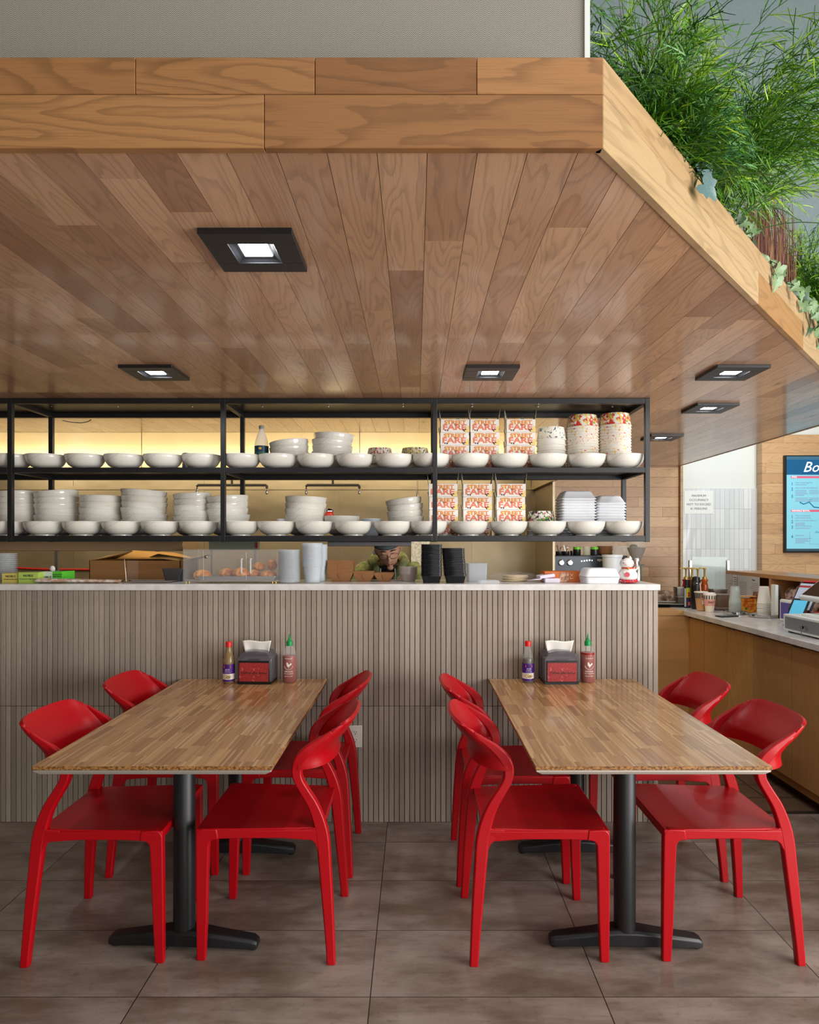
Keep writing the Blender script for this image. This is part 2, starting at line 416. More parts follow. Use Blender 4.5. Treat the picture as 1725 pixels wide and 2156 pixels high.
fascia('trim_4', M_cham, [(2.284, 2.397, [(0, 1.4, .3, 1.4), (1.4, 3.0, .6, 2.6)]), (2.397, ZF, [(0, 2.1, .4, 2.05), (2.1, 3.0, .2, 4.4)])], (XE, YE, 0), (0, 0, pi/2))

# wallpapered wall over the soffit and the pale blue wall behind the planting
NX, NY = -DY, DX                            # into the soffit, square to the angled edge
struct(G().box(-4.6, .386, 1.497, 1.56, ZF-.05, 6.0).obj('wall_upper', M_herr, smooth=0))
struct(G().box(.380, .392, 1.492, 1.565, ZF-.05, 6.0).obj('trim_5', M_white, smooth=0))
o_ = .78
struct(G().box(.386, XE-.02, 4.40, 4.45, ZC+.05, 6.0).obj('wall_planting', M_bluewall, smooth=0))
struct(G().box(.32, .386, 1.56, 4.45, ZC+.05, 6.0).obj('wall_planting_side', M_bluewall, smooth=0))
gg = G(); gg.box(.03, LC, .02, o_-.35, ZC+.05, ZC+.09)
struct(gg.obj('trim_6', mat('planter_bed', (60, 46, 34), .9), loc=(CX0, YF, 0), rot=(0, 0, atan2(DY, DX)), smooth=0))
struct(G().box(-4.6, 5.6, -3.7, 7.5, 6.0, 6.05).obj('ceiling', M_white, smooth=0))

# pony wall with ribbed tile
g = G(); g.cm = 1; g.box(-4.6, 1.262, 3.478, 3.86, 0, 1.2100)
g.cm = 0; x = 1.2665; rnd = random.Random(5); k = 0
while x > -4.6:
    for z0, z1 in ((.001, .6045), (.6065, 1.2095)):
        g.ct = min(1, max(0, rnd.gauss(.5, .25))); g.cs = rnd.random()*40
        g.box(x-.0236, x, 3.4705, 3.4795, z0, z1)
    x -= .02705; k += 1
for y in range(14): g.ct = rnd.random(); g.cs = y; g.box(1.2612, 1.268, 3.48+y*.02705, 3.5036+y*.02705, .001, 1.2095)
struct(g.obj('wall_pony', [M_slat, M_grout], attrs=True, smooth=0, bev=.0008, seg=1))

# kitchen shell
g = G(); g.box(-4.6, 1.085, 6.0, 6.06, 0, ZC)
for xx in (-3.1, -1.92, -.70, .52): g.box(xx-.012, xx+.012, 5.996, 6.0, 0, ZC)
g.box(-4.6, 1.08, 5.985, 6.0, 1.935, 1.965)
struct(g.obj('wall_kitchen', M_splash, smooth=0))
struct(G().box(1.080, 1.098, 5.23, 7.24, 0, ZC).obj('wall_partition', M_splash, smooth=0))
g = G(); rnd = random.Random(3); z = 0.0; k = 0
while z < ZC-.002:
    z1 = min(z+.1085, ZC); x = 1.10-rnd.random()*.6
    while x < 2.872:
        x1 = x+rnd.choice([.5, .7, .95, 1.3]); g.ct = min(1, max(0, rnd.gauss(.4, .3))); g.cs = rnd.random()*6
        a, b = max(x, 1.10), min(x1, 2.872)
        if b > a: g.box(a+.0008, b-.0008, 7.24, 7.27, z+.0012, z1-.0012)
        x = x1
    z = z1
g.ct = .9; g.box(1.1, 2.872, 7.262, 7.3, 0, ZC)
struct(g.obj('wall_back', M_wwall, attrs=True, smooth=0))
struct(G().box(2.872, 2.90, 7.20, 7.3, 0, ZC).obj('trim_7', M_cham, smooth=0))
struct(G().box(2.90, 3.655, 7.235, 7.30, 0, 2.044).obj('wall_tiled', M_tile, smooth=0))
struct(G().box(3.655, 3.73, 7.233, 7.30, 0, 2.047).obj('trim_8', mat('glazed_trim', (214, 216, 218), .15), bev=.004))
struct(G().box(2.87, 5.6, 7.25, 7.34, 2.0, 6.0).obj('wall_back', M_white, smooth=0))
g = G(); z = .9; rnd = random.Random(8); YT = 7.13
while z < 2.614:
    z1 = min(z+.1085, 2.616); x = 3.718-rnd.random()*.7
    while x < 5.2:
        x1 = x+rnd.choice([.5, .8, 1.1]); g.ct = min(1, max(0, rnd.gauss(.25, .2))); g.cs = rnd.random()*6
        a, b = max(x, 3.718), min(x1, 5.2)
        if b > a: g.box(a+(.0008 if a > 3.72 else 0), b-.0008, YT, 7.24, z+.0008, z1-.0008)
        x = x1
    z = z1
struct(g.obj('wall_menu', M_wwall, attrs=True, smooth=0))
# room around the photographer
struct(G().box(-4.7, -4.6, -3.7, 7.4, 0, 6.0).obj('wall_left', mat('wall_paint', (150, 140, 128), .7), smooth=0))
struct(G().box(5.6, 5.7, -3.7, 7.4, 0, .55).box(5.6, 5.7, -3.7, 7.4, 3.1, 6.0).box(5.6, 5.7, 3.9, 7.4, .5, 3.2).obj('wall_right', M_white, smooth=0))
struct(G().box(-4.6, -.9, -3.8, -3.7, 0, 6.0).box(-.9, 5.6, -3.8, -3.7, 3.3, 6.0).box(3.8, 5.6, -3.8, -3.7, 0, 3.3).obj('wall_front', M_white, smooth=0))

# ================================================================== TABLES
M_red = mat('red_plastic', (172, 3, 17), .36, spec=.45)
M_alu = mat('aluminium_edge', (200, 192, 182), .35, .6)
M_top = mat('butcher_block', (176, 128, 78), .22, coat=.25)
t = NT(M_top); o = t.obj()
wp = t.noise(t.vec(t.math('MULTIPLY', o[0], 3.), t.math('MULTIPLY', o[1], 3.), 0.), 1., 2.)
row = t.math('FLOOR', t.math('DIVIDE', o[0], .052))
w1 = t.n('ShaderNodeTexWhiteNoise', noise_dimensions='1D'); t.l(row, w1.inputs['W'])
yy = t.math('ADD', t.math('DIVIDE', o[1], .17), t.math('MULTIPLY', w1.outputs[0], 5.))
cellv = t.vec(row, t.math('FLOOR', yy), 0.)
w2 = t.n('ShaderNodeTexWhiteNoise'); t.l(cellv, w2.inputs[0]); r2 = w2.outputs[0]
row2 = t.math('FLOOR', t.math('DIVIDE', t.math('ADD', o[0], t.math('MULTIPLY', wp, .012)), .0085))
w3 = t.n('ShaderNodeTexWhiteNoise'); t.l(t.vec(row2, t.math('FLOOR', yy), t.math('MULTIPLY', r2, 9.)), w3.inputs[0]); r3 = w3.outputs[0]
fb = t.noise(t.vec(t.math('MULTIPLY', o[0], 420.), t.math('MULTIPLY', o[1], 7.), t.math('MULTIPLY', r2, 30.)), 1., 3., .6)
c = t.mix(r2, lin((168, 119, 72)), lin((206, 160, 106)))
c = t.mix(t.math('MULTIPLY', t.math('POWER', r3, 2.), .48), c, lin((120, 78, 46)))
c = t.mix(t.math('MULTIPLY', t.math('GREATER_THAN', r3, .86), 0.), c, lin((232, 200, 152)))
c = t.mix(t.math('MULTIPLY', t.math('LESS_THAN', r3, .16), .42), c, lin((230, 194, 142)))
c = t.mix(t.math('MULTIPLY', t.ss(fb, .45, .75), .30), c, lin((112, 74, 42))); t.color(c)
M_tedge = mat('block_end_grain', (120, 78, 40), .6)
paint_noise(M_tedge, (84, 52, 24), (176, 124, 66), 120., .35, .65, bump=.002)

def table(label, cx, y0, y1, w, cols):
    tb = thing('dining_table', label, 'table', (cx, y0, 0), 0, 'tables against the ribbed wall')
    L = y1-y0; g = G(); h = w/2
    g.box(-h, h, 0, L, .7372, .75)
    for i_, f in enumerate(g.f): g.mi[i_] = 0 if i_ == 1 else 1
    g.obj('tabletop', [M_top, M_tedge], tb, smooth=0, bev=.0012, seg=1)
    e = .022; g = G()
    top = [(-h+.003, .003), (h-.003, .003), (h-.003, L-.003), (-h+.003, L-.003)]; bot = [(-h+e, .003+e*.15), (h-e, .003+e*.15), (h-e, L-e), (-h+e, L-e)]
    g.loft([[(p[0], p[1], .7225) for p in bot], [(p[0], p[1], .7315) for p in top], [(p[0], p[1], .7370) for p in top]])
    g.obj('metal_edge_frame', M_alu, tb, smooth=0, bev=.0008, seg=1)
    for (yc, rz) in cols:
        yl = yc-y0
        g = G(); g.lathe([(.0385, .028), (.0385, .70), (.036, .705)], 32, (0, yl, 0)); g.box(-.16, .16, yl-.11, yl+.11, .705, .7225)
        g.obj('column', M_black, tb, smooth=50)
        g = G()
        ring = []
        for sx, wy, z0, z1 in ((-.272, .022, .012, .034), (-.255, .028, .010, .044), (-.12, .032, .016, .062), (-.035, .040, .02, .074), (.035, .040, .02, .074), (.12, .032, .016, .062), (.255, .028, .010, .044), (.272, .022, .012, .034)):
            ring.append([(sx, -wy, z0), (sx, wy, z0), (sx, wy, z1-.01), (sx, wy*.72, z1), (sx, -wy*.72, z1), (sx, -wy, z1-.01)])
        g.loft(ring)
        f_ = g.obj('foot_bar', M_black, tb, loc=(0, yl, 0), rot=(0, 0, rz), smooth=30, bev=.003)
        for s in (-1, 1): G().lathe([(.013, 0), (.016, .003), (.016, .014)], 16).obj('glide', M_blackp, f_, loc=(s*.252, 0, 0))
    G().box(-.018, .022, .18, .2, .7145, .7225).obj('bracket', mat('bracket_grey', (150, 150, 160), .4), tb)
    return tb
TABLE_L = table('butcher-block dining table at the left, between two pairs of red chairs', -.836, 2.108, 3.462, .762, ((2.405, R(-3)), (3.12, 0)))
TABLE_R = table('butcher-block dining table at the right, near the end of the ribbed wall', .757, 2.108, 3.462, .752, ((2.405, R(-1.5)), (3.13, 0)))

# ================================================================== CHAIRS   (local: back at +x, front edge at -x)
STR = [(.228, 0, .030), (.222, .10, .034), (.213, .22, .040), (.204, .33, .044), (.196, .42, .047), (.183, .48, .044), (.160, .54, .038), (.130, .59, .034), (.108, .63, .034), (.104, .665, .038), (.116, .70, .040), (.146, .735, .032), (.190, .768, .020), (.225, .795, .010)]
def sx_of(z):
    for a, b in zip(STR[:-1], STR[1:]):
        if a[1] <= z <= b[1]: return a[0]+(b[0]-a[0])*(z-a[1])/(b[1]-a[1])
    return STR[-1][0]+(z-STR[-1][1])*1.1
def SH(z):
    Q = ((.66, .106), (.69, .112), (.715, .126), (.745, .160), (.77, .196), (.80, .234), (.85, .288))
    for a, b in zip(Q[:-1], Q[1:]):
        if z <= b[0]: return a[1]+(b[1]-a[1])*(z-a[0])/(b[0]-a[0])
    return Q[-1][1]
def ysp(z): return .236-.028*min(z/.45, 1)-.006*max(0, min((z-.45)/.3, 1))
def make_chair():
    c = thing('dining_chair', 'x', 'chair', group='red plastic chairs round the tables')
    g = G(); NU, NV = 14, 16        # seat pan
    def seat(u, v, top):
        x = -.243+.437*u; hw = .222-.020*u; y = (v*2-1)*hw; e = abs(v*2-1)
        z = .462+.010*u*0-.010*sin(pi*min(u*1.15, 1))*(1-e**3)+.004*(1-u)-.006*max(0, u-.8)/.2*0
        if u < .04: z -= .002
        return (x, y, z if top else z-.020)
    g.grid(lambda u, v: seat(u, v, 1), NU, NV); n0 = len(g.v); g.grid(lambda u, v: seat(u, v, 0), NU, NV)
    m = NV+1
    for i in range(NU): g.af((i*m, n0+i*m, n0+(i+1)*m, (i+1)*m)); g.af((i*m+NV, (i+1)*m+NV, n0+(i+1)*m+NV, n0+i*m+NV))
    for j in range(NV): g.af((j, j+1, n0+j+1, n0+j)); g.af((NU*m+j, n0+NU*m+j, n0+NU*m+j+1, NU*m+j+1))
    for s in (-1, 1):
        g.loft([[(x, s*(.2228-.016*u), z1), (x, s*(.222-.020*u-.026), z1), (x, s*(.222-.020*u-.022), z0), (x, s*(.2225-.016*u), z0)] for x, u, z0, z1 in
                ((-.205, .08, .428, .462), (-.10, .33, .430, .461), (.05, .66, .428, .457), (.165, .93, .418, .455), (.19, 1., .410, .458))])
    g.loft([[(-.243, y, .460), (-.220, y, .460), (-.223, y, .430), (-.239, y, .430)] for y in (-.20, -.1, 0, .1, .20)])
    g.loft([[(.160, y, .452), (.194, y, .456), (.190, y, .428), (.168, y, .428)] for y in (-.19, 0, .19)])
    g.obj('seat', M_red, c, bev=.0035, seg=3, smooth=45, fix=True)
    for s in (-1, 1):               # front legs with the fillet under the rail
        pr = [(-.244, 0), (-.2445, .20), (-.2435, .44)] + [(-.2435+.022*(1-cos(R(a))), .44+.026*sin(R(a))) for a in (20, 45, 70, 90)] + [(-.17, .464), (-.165, .428)] + \
             [(-.185-.022*sin(R(a))+.008, .406+.022*cos(R(a))) for a in (10, 35, 60, 85)] + [(-.203, .30), (-.207, .15), (-.214, 0)]
        g = G(); th = lambda z: .024+.006*min(z/.45, 1)
        yo = lambda z: .212+.011*min(z/.45, 1)
        g.prism(pr, lambda u, v: (u, s*(yo(v)), v), lambda u, v: (u, s*(yo(v)-th(v)), v))
        g.obj('leg', M_red, c, bev=.004, seg=3, smooth=45, fix=True)
        g = G(); path = curve(STR, 44)
        rings = []
        for k, p in enumerate(path):
            a, b = path[max(k-1, 0)], path[min(k+1, len(path)-1)]; d = Vector((b[0]-a[0], 0, b[1]-a[1])).normalized(); n = Vector((d.z, 0, -d.x))
            if k < 2: n = Vector((1, 0, 0))
            w = p[2]/2; hy = .015 if p[1] < .5 else .015+.003*min(1, (p[1]-.5)/.1)-.013*max(0, (p[1]-.69)/.1)
            rings.append([(p[0]+n.x*w*q, s*(ysp(p[1])-.015+.011*min(max((p[1]-.67)/.06, 0), 1)+r*hy), p[1]+n.z*w*q) for q, r in ((-1, -.55), (-.8, -1), (.8, -1), (1, -.55), (1, .55), (.8, 1), (-.8, 1), (-1, .55))])
        g.loft(rings)
        fil = [(.125, .430), (.150, .424), (.168, .410), (.178, .388), (.184, .35), (.20, .36), (.20, .47), (.182, .482), (.174, .468), (.160, .461), (.12, .459)]
        g.prism(fil, lambda u, v: (u, s*(ysp(v)-.001), v), lambda u, v: (u, s*(ysp(v)-.027), v))
        g.obj('leg', M_red, c, bev=.0025, seg=2, smooth=50, fix=True)
    g = G()                         # wrap-around back shell
    def shell(u, v):
        th = (u*2-1)*pi/2; ct = max(cos(th), 0.)
        ce = ct**.55
        z0 = .664+.006*ce; z1 = .797+.036*ct**.35; zz = z0+(z1-z0)*v
        xs = SH(zz)
        w = .203-.003*v-.012*(v**6)
        return (xs+(.118-.084*v)*ct**(.80+.3*v), w*math.copysign(abs(sin(th))**.85, th), zz)
    g.grid(shell, 30, 10)
    g.obj('backrest', M_red, c, solid=.013, bev=.0045, seg=3, smooth=60)
    return c
chair0 = make_chair()
CH_ = [(-.52, 2.53, 0, 'red chair on the right side of the left table, nearest the camera'),
       (-1.117, 2.515, pi, 'red chair on the left side of the left table, foremost at far left'),
       (-.515, 3.125, 0, 'red chair on the right side of the left table, beside the wall socket'),
       (-1.11, 3.125, pi, 'red chair on the left side of the left table, close to the wall'),
       (.43, 2.52, pi, 'red chair on the left side of the right table, nearest the camera'),
       (.417, 3.05, pi, 'red chair on the left side of the right table, close to the wall'),
       (1.105, 2.525, 0, 'red chair on the right side of the right table, foremost at far right'),
       (1.105, 3.09, 0, 'rear red chair on the right side of the right table, by the wood cabinets')]
for k, (x, y, rz, lb) in enumerate(CH_):
    if k == 0: chair0.location = (x, y, 0); chair0.rotation_euler = (0, 0, rz); chair0['label'] = lb
    else: dup(chair0, (x, y, 0), (0, 0, rz), lb)

# ================================================================== CEILING LIGHTS
M_glow = mat('led_diffuser', (255, 255, 255), .5, emit=(245, 250, 255), es=26.)
def make_light():
    t_ = thing('ceiling_light', 'x', 'ceiling light', group='square black downlights in the plank ceiling')
    g = G(); s = .125; r = .062; zt = -.016
    for x0, x1, y0, y1 in ((-s, s, -s, -r), (-s, s, r, s), (-s, -r, -r, r), (r, s, -r, r)): g.box(x0, x1, y0, y1, zt, 0)
    g.obj('trim_plate', M_black, t_, bev=.0012, seg=1, smooth=0)
    g = G(); q = .039
    for a, b in (((-r, -r), (r, -r)), ((r, -r), (r, r)), ((r, r), (-r, r)), ((-r, r), (-r, -r))):
        g.poly([(a[0], a[1], zt+.002), (b[0], b[1], zt+.002), (b[0]*q/r, b[1]*q/r, -.004), (a[0]*q/r, a[1]*q/r, -.004)])
    g.obj('reflector', mat('baffle', (40, 42, 46), .45), t_, smooth=0)
    G().box(-q, q, -q, q, -.006, -.001).obj('diffuser', M_glow, t_, smooth=0)
    return t_
def lamp_light(x, y, e):
    l = bpy.data.lights.new('downlight_beam', 'AREA'); l.shape = 'SQUARE'; l.size = .075; l.energy = e; l.color = (.93, .97, 1.0); l.spread = R(180)
    o = bpy.data.objects.new('downlight_beam', l); COL.objects.link(o); o.location = (x, y, ZC-.008)
    return o
L0_ = make_light()
LP = [(-.45, 1.873, 'large square black ceiling light nearest the camera, alone in the front planks'), (-1.26, 3.218, 'square black ceiling light at the left, just in front of the shelf rack'),
      (.362, 3.218, 'square black ceiling light near the middle, just in front of the shelf rack'), (1.53, 3.218, 'square black ceiling light at the right, below the planted edge'),
      (1.80, 4.07, 'small square black ceiling light right of the shelf rack, second from the back'), (1.93, 5.21, 'smallest square black ceiling light, behind the end post of the rack')]
for k, (x, y, lb) in enumerate(LP):
    if k == 0: L0_.location = (x, y, ZC); L0_['label'] = lb
    else: dup(L0_, (x, y, ZC), None, lb)
    lamp_light(x, y, 3.2)

# wall socket
ob = thing('wall_socket', 'white double power socket on the ribbed wall behind the left table chairs', 'socket', (-.313, 3.4705, .448))
G().box(-.035, .035, -.006, 0, -.057, .057).obj('cover_plate', mat('socket_white', (226, 220, 212), .35), ob, bev=.003)
for s in (-1, 1):
    g = G(); g.cm = 0; g.prism(rr(.034, .028, .012), lambda u, v: (u, -.0085, v+s*.020), lambda u, v: (u, -.005, v+s*.020)); g.cm = 1
    for dx in (-.0065, .0065): g.box(dx-.0012, dx+.0012, -.0092, -.0084, s*.020+.001, s*.020+.009)
    g.lathe([(.0024, -.0092), (.0024, -.0084)], 10, (0, 0, s*.020-.006), ax='y')
    g.obj('outlet', [mat('socket_white'), M_blackp], ob)

# ================================================================== HANGING RACK
YR, YB = 3.81, 4.25
RK = thing('hanging_shelf_rack', 'long black metal shelf rack hanging from the plank ceiling over the counter', 'shelf rack', (0, 0, 0))
M_rackp = mat('rack_sheet', (46, 44, 42), .32, .6)
XP = [-3.547, -2.327, -1.105, .112, 1.331]; hw = .0135
for x in XP:
    for y in (YR+.0135, YB):
        if y > 4 and x in (-3.547,): continue
        G().box(x-hw, x+hw, y-hw, y+hw, 1.463, ZC-.001).obj('post', M_black, RK, bev=.002, smooth=0)
for k, (zt, zb) in enumerate(((ZC-.001, 2.256), (1.890, 1.860), (1.498, 1.465))):
    for a, b in zip(XP[:-1], XP[1:]):
        g = G(); g.box(a+hw, b-hw, YR, YR+.027, zb, zt); g.box(a+hw, b-hw, YB-.0135, YB+.0135, zb, zt)
        g.obj('rail', M_black, RK, bev=.002, smooth=0)
    for x in XP: G().box(x-hw, x+hw, YR+.027, YB-.0135, zb, zt).obj('cross_rail', M_black, RK, bev=.002, smooth=0)
    for a, b in zip(XP[:-1], XP[1:]): G().box(a+.002, b-.002, YR+.010, YB+.005, zt-.004, zt+.0008 if k else zt).obj('shelf_sheet', M_rackp, RK, smooth=0)
    if k == 0:
        for a in XP[:-1]:
            for f_ in (.18, .5, .86):
                G().lathe([(.006, 0), (.006, .006), (.003, .009)], 8, ax='z').obj('bolt', M_chrome, RK, loc=(a+f_*1.2, YR+.05, 2.246))

# ================================================================== BOWLS
M_bowl = mat('white_china', (226, 222, 212), .12, coat=.3)
t = NT(M_bowl); o = t.obj()
def arc(k, a, c0, w):
    d = t.math('ABSOLUTE', t.math('SUBTRACT', o[2], t.math('ADD', t.math('MULTIPLY', o[0], a), c0)))
    side = t.math('LESS_THAN', t.math('ADD', o[1], t.math('MULTIPLY', o[0], k)), 0.)
    return t.math('MULTIPLY', t.ss(d, w, w+.0012, 1., 0.), side)
l1 = t.math('MULTIPLY', arc(0, .62, .098, .0004), .5)
t.color(t.mix(l1, lin((228, 224, 214)), lin((140, 132, 122))))
def bowl_mesh(g, Rr=.113, h=.082, foot=.058):
    pr = [(foot, 0), (foot, .006)] + [(foot+(Rr-foot)*s_, .006+(h-.006)*z_) for s_, z_ in ((.30, .07), (.58, .22), (.80, .45), (.92, .66), (.975, .84), (.985, .95), (1.0, .965), (1.0, 1.0))]
    pi_ = [(r-.005, z) for r, z in pr[:1:-1]]
    g.lathe(pr, 48, cap1=False); g.lathe([(pr[-1][0], pr[-1][1])] + [(pi_[0][0], pi_[0][1]+.0008)] + [(max(r, .02), z+.004) for r, z in pi_[1:]] + [(.02, .010)], 48, cap0=False)
gb = G(); bowl_mesh(gb); bowl = gb.obj('bowl', M_bowl, fix=True, smooth=50)
gb = G(); bowl_mesh(gb, .128, .094, .066); bigbowl = gb.obj('bowl', M_bowl, fix=True, smooth=50)
used = {'b': False, 'B': False}
def put_bowl(x, y, z, lab, grp, big=False, rot=(0, 0, 0), sc=1.):
    src = bigbowl if big else bowl; key = 'B' if big else 'b'
    if not used[key]: used[key] = True; o_ = src; o_.location = (x, y, z); o_.rotation_euler = rot; o_.scale = (sc,)*3; tag(o_, lab, 'bowl', grp)
    else: o_ = dup(src, (x, y, z), rot, lab, grp, scale=(sc,)*3); o_['category'] = 'bowl'
    return o_
YBW = YR+.118
UP = [25-82, 25, 97, 179.5, 261.6, 343.7, 424.4, 509, 585, 666, 747, 829, 908, 991, 1072.5, 1154, 1235, 1315]
LO = [15-80, 15, 93, 174, 256, 338, 419, 507, 582, 662, 744, 826, 903, 988, 1071, 1152, 1233.5, 1313]
where = ['left of the first post', 'behind the first post', 'in the left bay', 'in the left bay', 'in the left bay', 'in the left bay', 'in the left bay',
         'in the middle bay', 'in the middle bay', 'in the middle bay', 'in the middle bay', 'in the middle bay', 'behind the third post'] + ['in the right bay']*5
cnt = {'in the left bay': 0, 'in the middle bay': 0, 'in the right bay': 0}
for row, xs, z in (('upper', UP, 1.8912), ('lower', LO, 1.4992)):
    cnt = dict.fromkeys(cnt, 0)
    for k, px in enumerate(xs):
        w = where[k]
        if w in cnt: cnt[w] += 1; lab = 'white bowl in the front row of the %s shelf, %s %s' % (row, ORD[cnt[w]-1], w)
        else: lab = 'white bowl in the front row of the %s shelf, %s' % (row, w)
        put_bowl(X(px, YBW), YBW, z, lab, 'white bowls lined up along the rack front', rot=(0, 0, random.uniform(-.12, .12)-atan2(X(px, YBW), YBW)))
def bowl_stack(px, y, z, n, wpx, pitch, label, tilt=(0, 0, 0), jit=.006, grow=0.):
    sc = wpx*y/F/.256; xc = X(px, y); zz = z
    nm = ['bottom', 'second from bottom', 'third from bottom', 'fourth from bottom', 'fifth from bottom', 'sixth from bottom', 'seventh from bottom']
    for k in range(n):
        top = k == n-1
        lab = 'white bowl, %s of the %s' % ('topmost' if top else nm[k], label)
        f = k/max(n-1, 1)
        rr_ = (tilt[0]*f, tilt[1]*f, random.uniform(0, 6))
        o_ = put_bowl(xc+random.uniform(-jit, jit), y, zz, lab, 'stacked white bowls on the rack', True, (0, 0, 0), sc)
        o_.rotation_mode = 'ZYX'; o_.rotation_euler = (rr_[0], rr_[1], rr_[2])
        o_.rotation_mode = 'XYZ'; o_.rotation_euler = Matrix.Rotation(rr_[1], 3, 'Y').to_euler() if not rr_[0] else (rr_[0], rr_[1], 0)
        zz += pitch*(1+grow*f)
YS = 4.165
bowl_stack(36, YS, 1.499, 6, 84, .037, 'stack behind the first rack post, lower shelf', (0, -.05, 0))
bowl_stack(121, YS, 1.499, 6, 86, .0365, 'leaning stack right of the first post, lower shelf', (0, -.10, 0))
bowl_stack(213, YS, 1.499, 5, 86, .039, 'low straight stack in the left bay, lower shelf', (0, 0, 0))
bowl_stack(303, YS, 1.499, 6, 92, .037, 'tallest stack in the left bay, lower shelf', (0, .06, 0))
bowl_stack(405, YS, 1.499, 6, 77, .036, 'narrow leaning stack left of the second post', (0, -.06, 0))
bowl_stack(482, YS, 1.499, 5, 86, .038, 'stack right behind the second post', (0, -.08, 0))
bowl_stack(643, YS, 1.499, 5, 87, .037, 'stack beside the red snack bag', (0, .03, 0))
bowl_stack(721.5, YS, 1.540, 1, 76, .037, 'short pile right of the red snack bag'); 
put_bowl(X(721.5, YS), YS, 1.499, 'white bowl at the bottom of the short pile right of the red snack bag', 'stacked white bowls on the rack', True, (0, 0, 0), .88)
bowl_stack(855, YS, 1.499, 5, 77, .037, 'leaning stack just left of the third post', (0, -.13, 0))
bowl_stack(613, YS, 1.891, 4, 83, .036, 'leaning stack beside the water bottle, upper shelf', (0, -.12, 0))
bowl_stack(700.5, YS, 1.891, 5, 86, .037, 'tallest stack in the middle bay, upper shelf', (0, .04, 0))

# water bottle
wb = thing('water_bottle', 'tall clear water bottle with blue label on the upper shelf', 'bottle', (X(551, 4.16), 4.16, 1.891))
M_clear = mat('clear_plastic', (236, 244, 246), .06, alpha=.38)
pr = [(.036, 0), (.042, .008), (.042, .10), (.0435, .11), (.0435, .18), (.040, .20), (.026, .245), (.015, .262), (.0145, .282)]
G().lathe(pr, 24).obj('bottle_body', M_clear, wb)
G().lathe([(.0442, .095), (.0442, .170)], 24, cap0=False, cap1=False).obj('label_band', mat('water_label', (24, 62, 92), .4), wb)
G().lathe([(.0445, .118), (.0445, .130)], 24, cap0=False, cap1=False).obj('label_hills', mat('water_label_green', (52, 110, 80), .4), wb)
G().ball((0, -.0442, .152), (.010, .002, .008), 12, 6).obj('label_sun', mat('sun_yellow', (236, 190, 50), .4), wb)
G().lathe([(.0165, .279), (.0165, .297), (.015, .299)], 20).obj('cap', mat('cap_grey', (150, 150, 150), .4), wb)
can = thing('drink_can', 'small silver and red can behind the front bowls, left bay', 'can', (X(393.5, 4.15), 4.15, 1.891))
G().lathe([(.024, 0), (.0285, .006), (.0285, .118), (.024, .126)], 20).obj('can_body', mat('can_silver', (170, 176, 196), .3, .7), can)
G().lathe([(.0288, .100), (.0288, .121)], 20, cap0=False, cap1=False).obj('red_band', mat('can_red', (150, 30, 34), .4), can)

# printed paper bowls (nested; each one a thing)
def mottle(name, cols, sc=30., base=(240, 234, 222), thr=.5):
    m = mat(name, base, .5); t = NT(m); o = t.obj(); ang = t.math('ARCTAN2', o[1], o[0])
    v = t.vec(t.math('MULTIPLY', ang, .09), o[2], 0.); c = lin(base)
    for k, cc in enumerate(cols):
        n = t.noise(t.vec(t.math('MULTIPLY', ang, .09*sc), t.math('MULTIPLY', o[2], sc), k*7.3+1), 1., 2., .6, .4)
        c = t.mix(t.ss(n, thr, thr+.02), c, lin(cc))
    t.color(c); return m
M_floral = mottle('floral_red_print', [(206, 48, 44), (150, 180, 96), (236, 190, 80), (214, 60, 50)], 38., thr=.56)
M_florrim = mottle('floral_rim_print', [(226, 80, 70), (240, 210, 90)], 60., thr=.63)
M_teal = mottle('teal_print', [(96, 150, 150), (60, 90, 120)], 50., thr=.62)
M_pink = mottle('pink_print', [(214, 120, 130), (110, 160, 70), (60, 60, 60)], 45., thr=.55)
M_paperw = mat('paper_white', (238, 234, 226), .55)
def paper_bowl(prints, rt=.098, rb=.078, h=.075):
    t_ = thing('paper_bowl', 'x', 'paper bowl')
    G().lathe([(rb, 0), (rt, h)], 32, cap1=False).obj('bowl_wall', prints[0], t_, solid=.0012, fix=True)
    g = G(); g.lathe([(rt-.002, h-.002), (rt+.003, h-.003), (rt+.0035, h+.001), (rt, h+.0035), (rt-.003, h+.001)], 32, cap0=False, cap1=False); g.obj('rolled_rim', prints[1], t_)
    return t_
def paper_stack(px, y, z, n, wpx, top, prints, lab, grp, inv=True, h=.075):
    rt = wpx*y/F/2; p0 = paper_bowl((prints[1], prints[1]), rt, rt*.88, h); x = X(px, y); ztop = Z(top, y); pitch = (ztop-h-z)/max(n-1, 1)
    for k in range(n):
        zz = z+pitch*k+(h if inv else 0)+.003
        o_ = p0 if k == 0 else paper_bowl(prints, rt, rt*.88, h) if k == n-1 else dup(p0)
        o_.location = (x+random.uniform(-.001, .001), y, zz); o_.rotation_euler = (pi if inv else 0, 0, k*.7); o_['group'] = grp
        o_['label'] = ('topmost '+lab) if k == n-1 else lab
        if k == n-1: o_['label'] = 'topmost '+lab
        elif k == 0: o_['label'] = 'lowest '+lab
        else: o_['label'] = 'one between top and bottom: '+lab
paper_stack(1161, 4.14, 1.891, 7, 60, 903, (M_teal, M_paperw), 'teal-printed paper bowl in the shortest upper-shelf stack', 'teal paper bowls')
paper_stack(1226.5, 4.14, 1.891, 17, 66, 878, (M_floral, M_florrim), 'red floral paper bowl, second stack from the rack end', 'red floral paper bowls')
paper_stack(1294.5, 4.14, 1.891, 17, 66, 874.5, (M_floral, M_florrim), 'red floral paper bowl, stack at the rack end', 'red floral paper bowls')
paper_stack(1139, 4.14, 1.499, 4, 58, 1078, (M_pink, M_paperw), 'pink-printed paper bowl beside the snack boxes, lower shelf', 'pink paper bowls', h=.065)
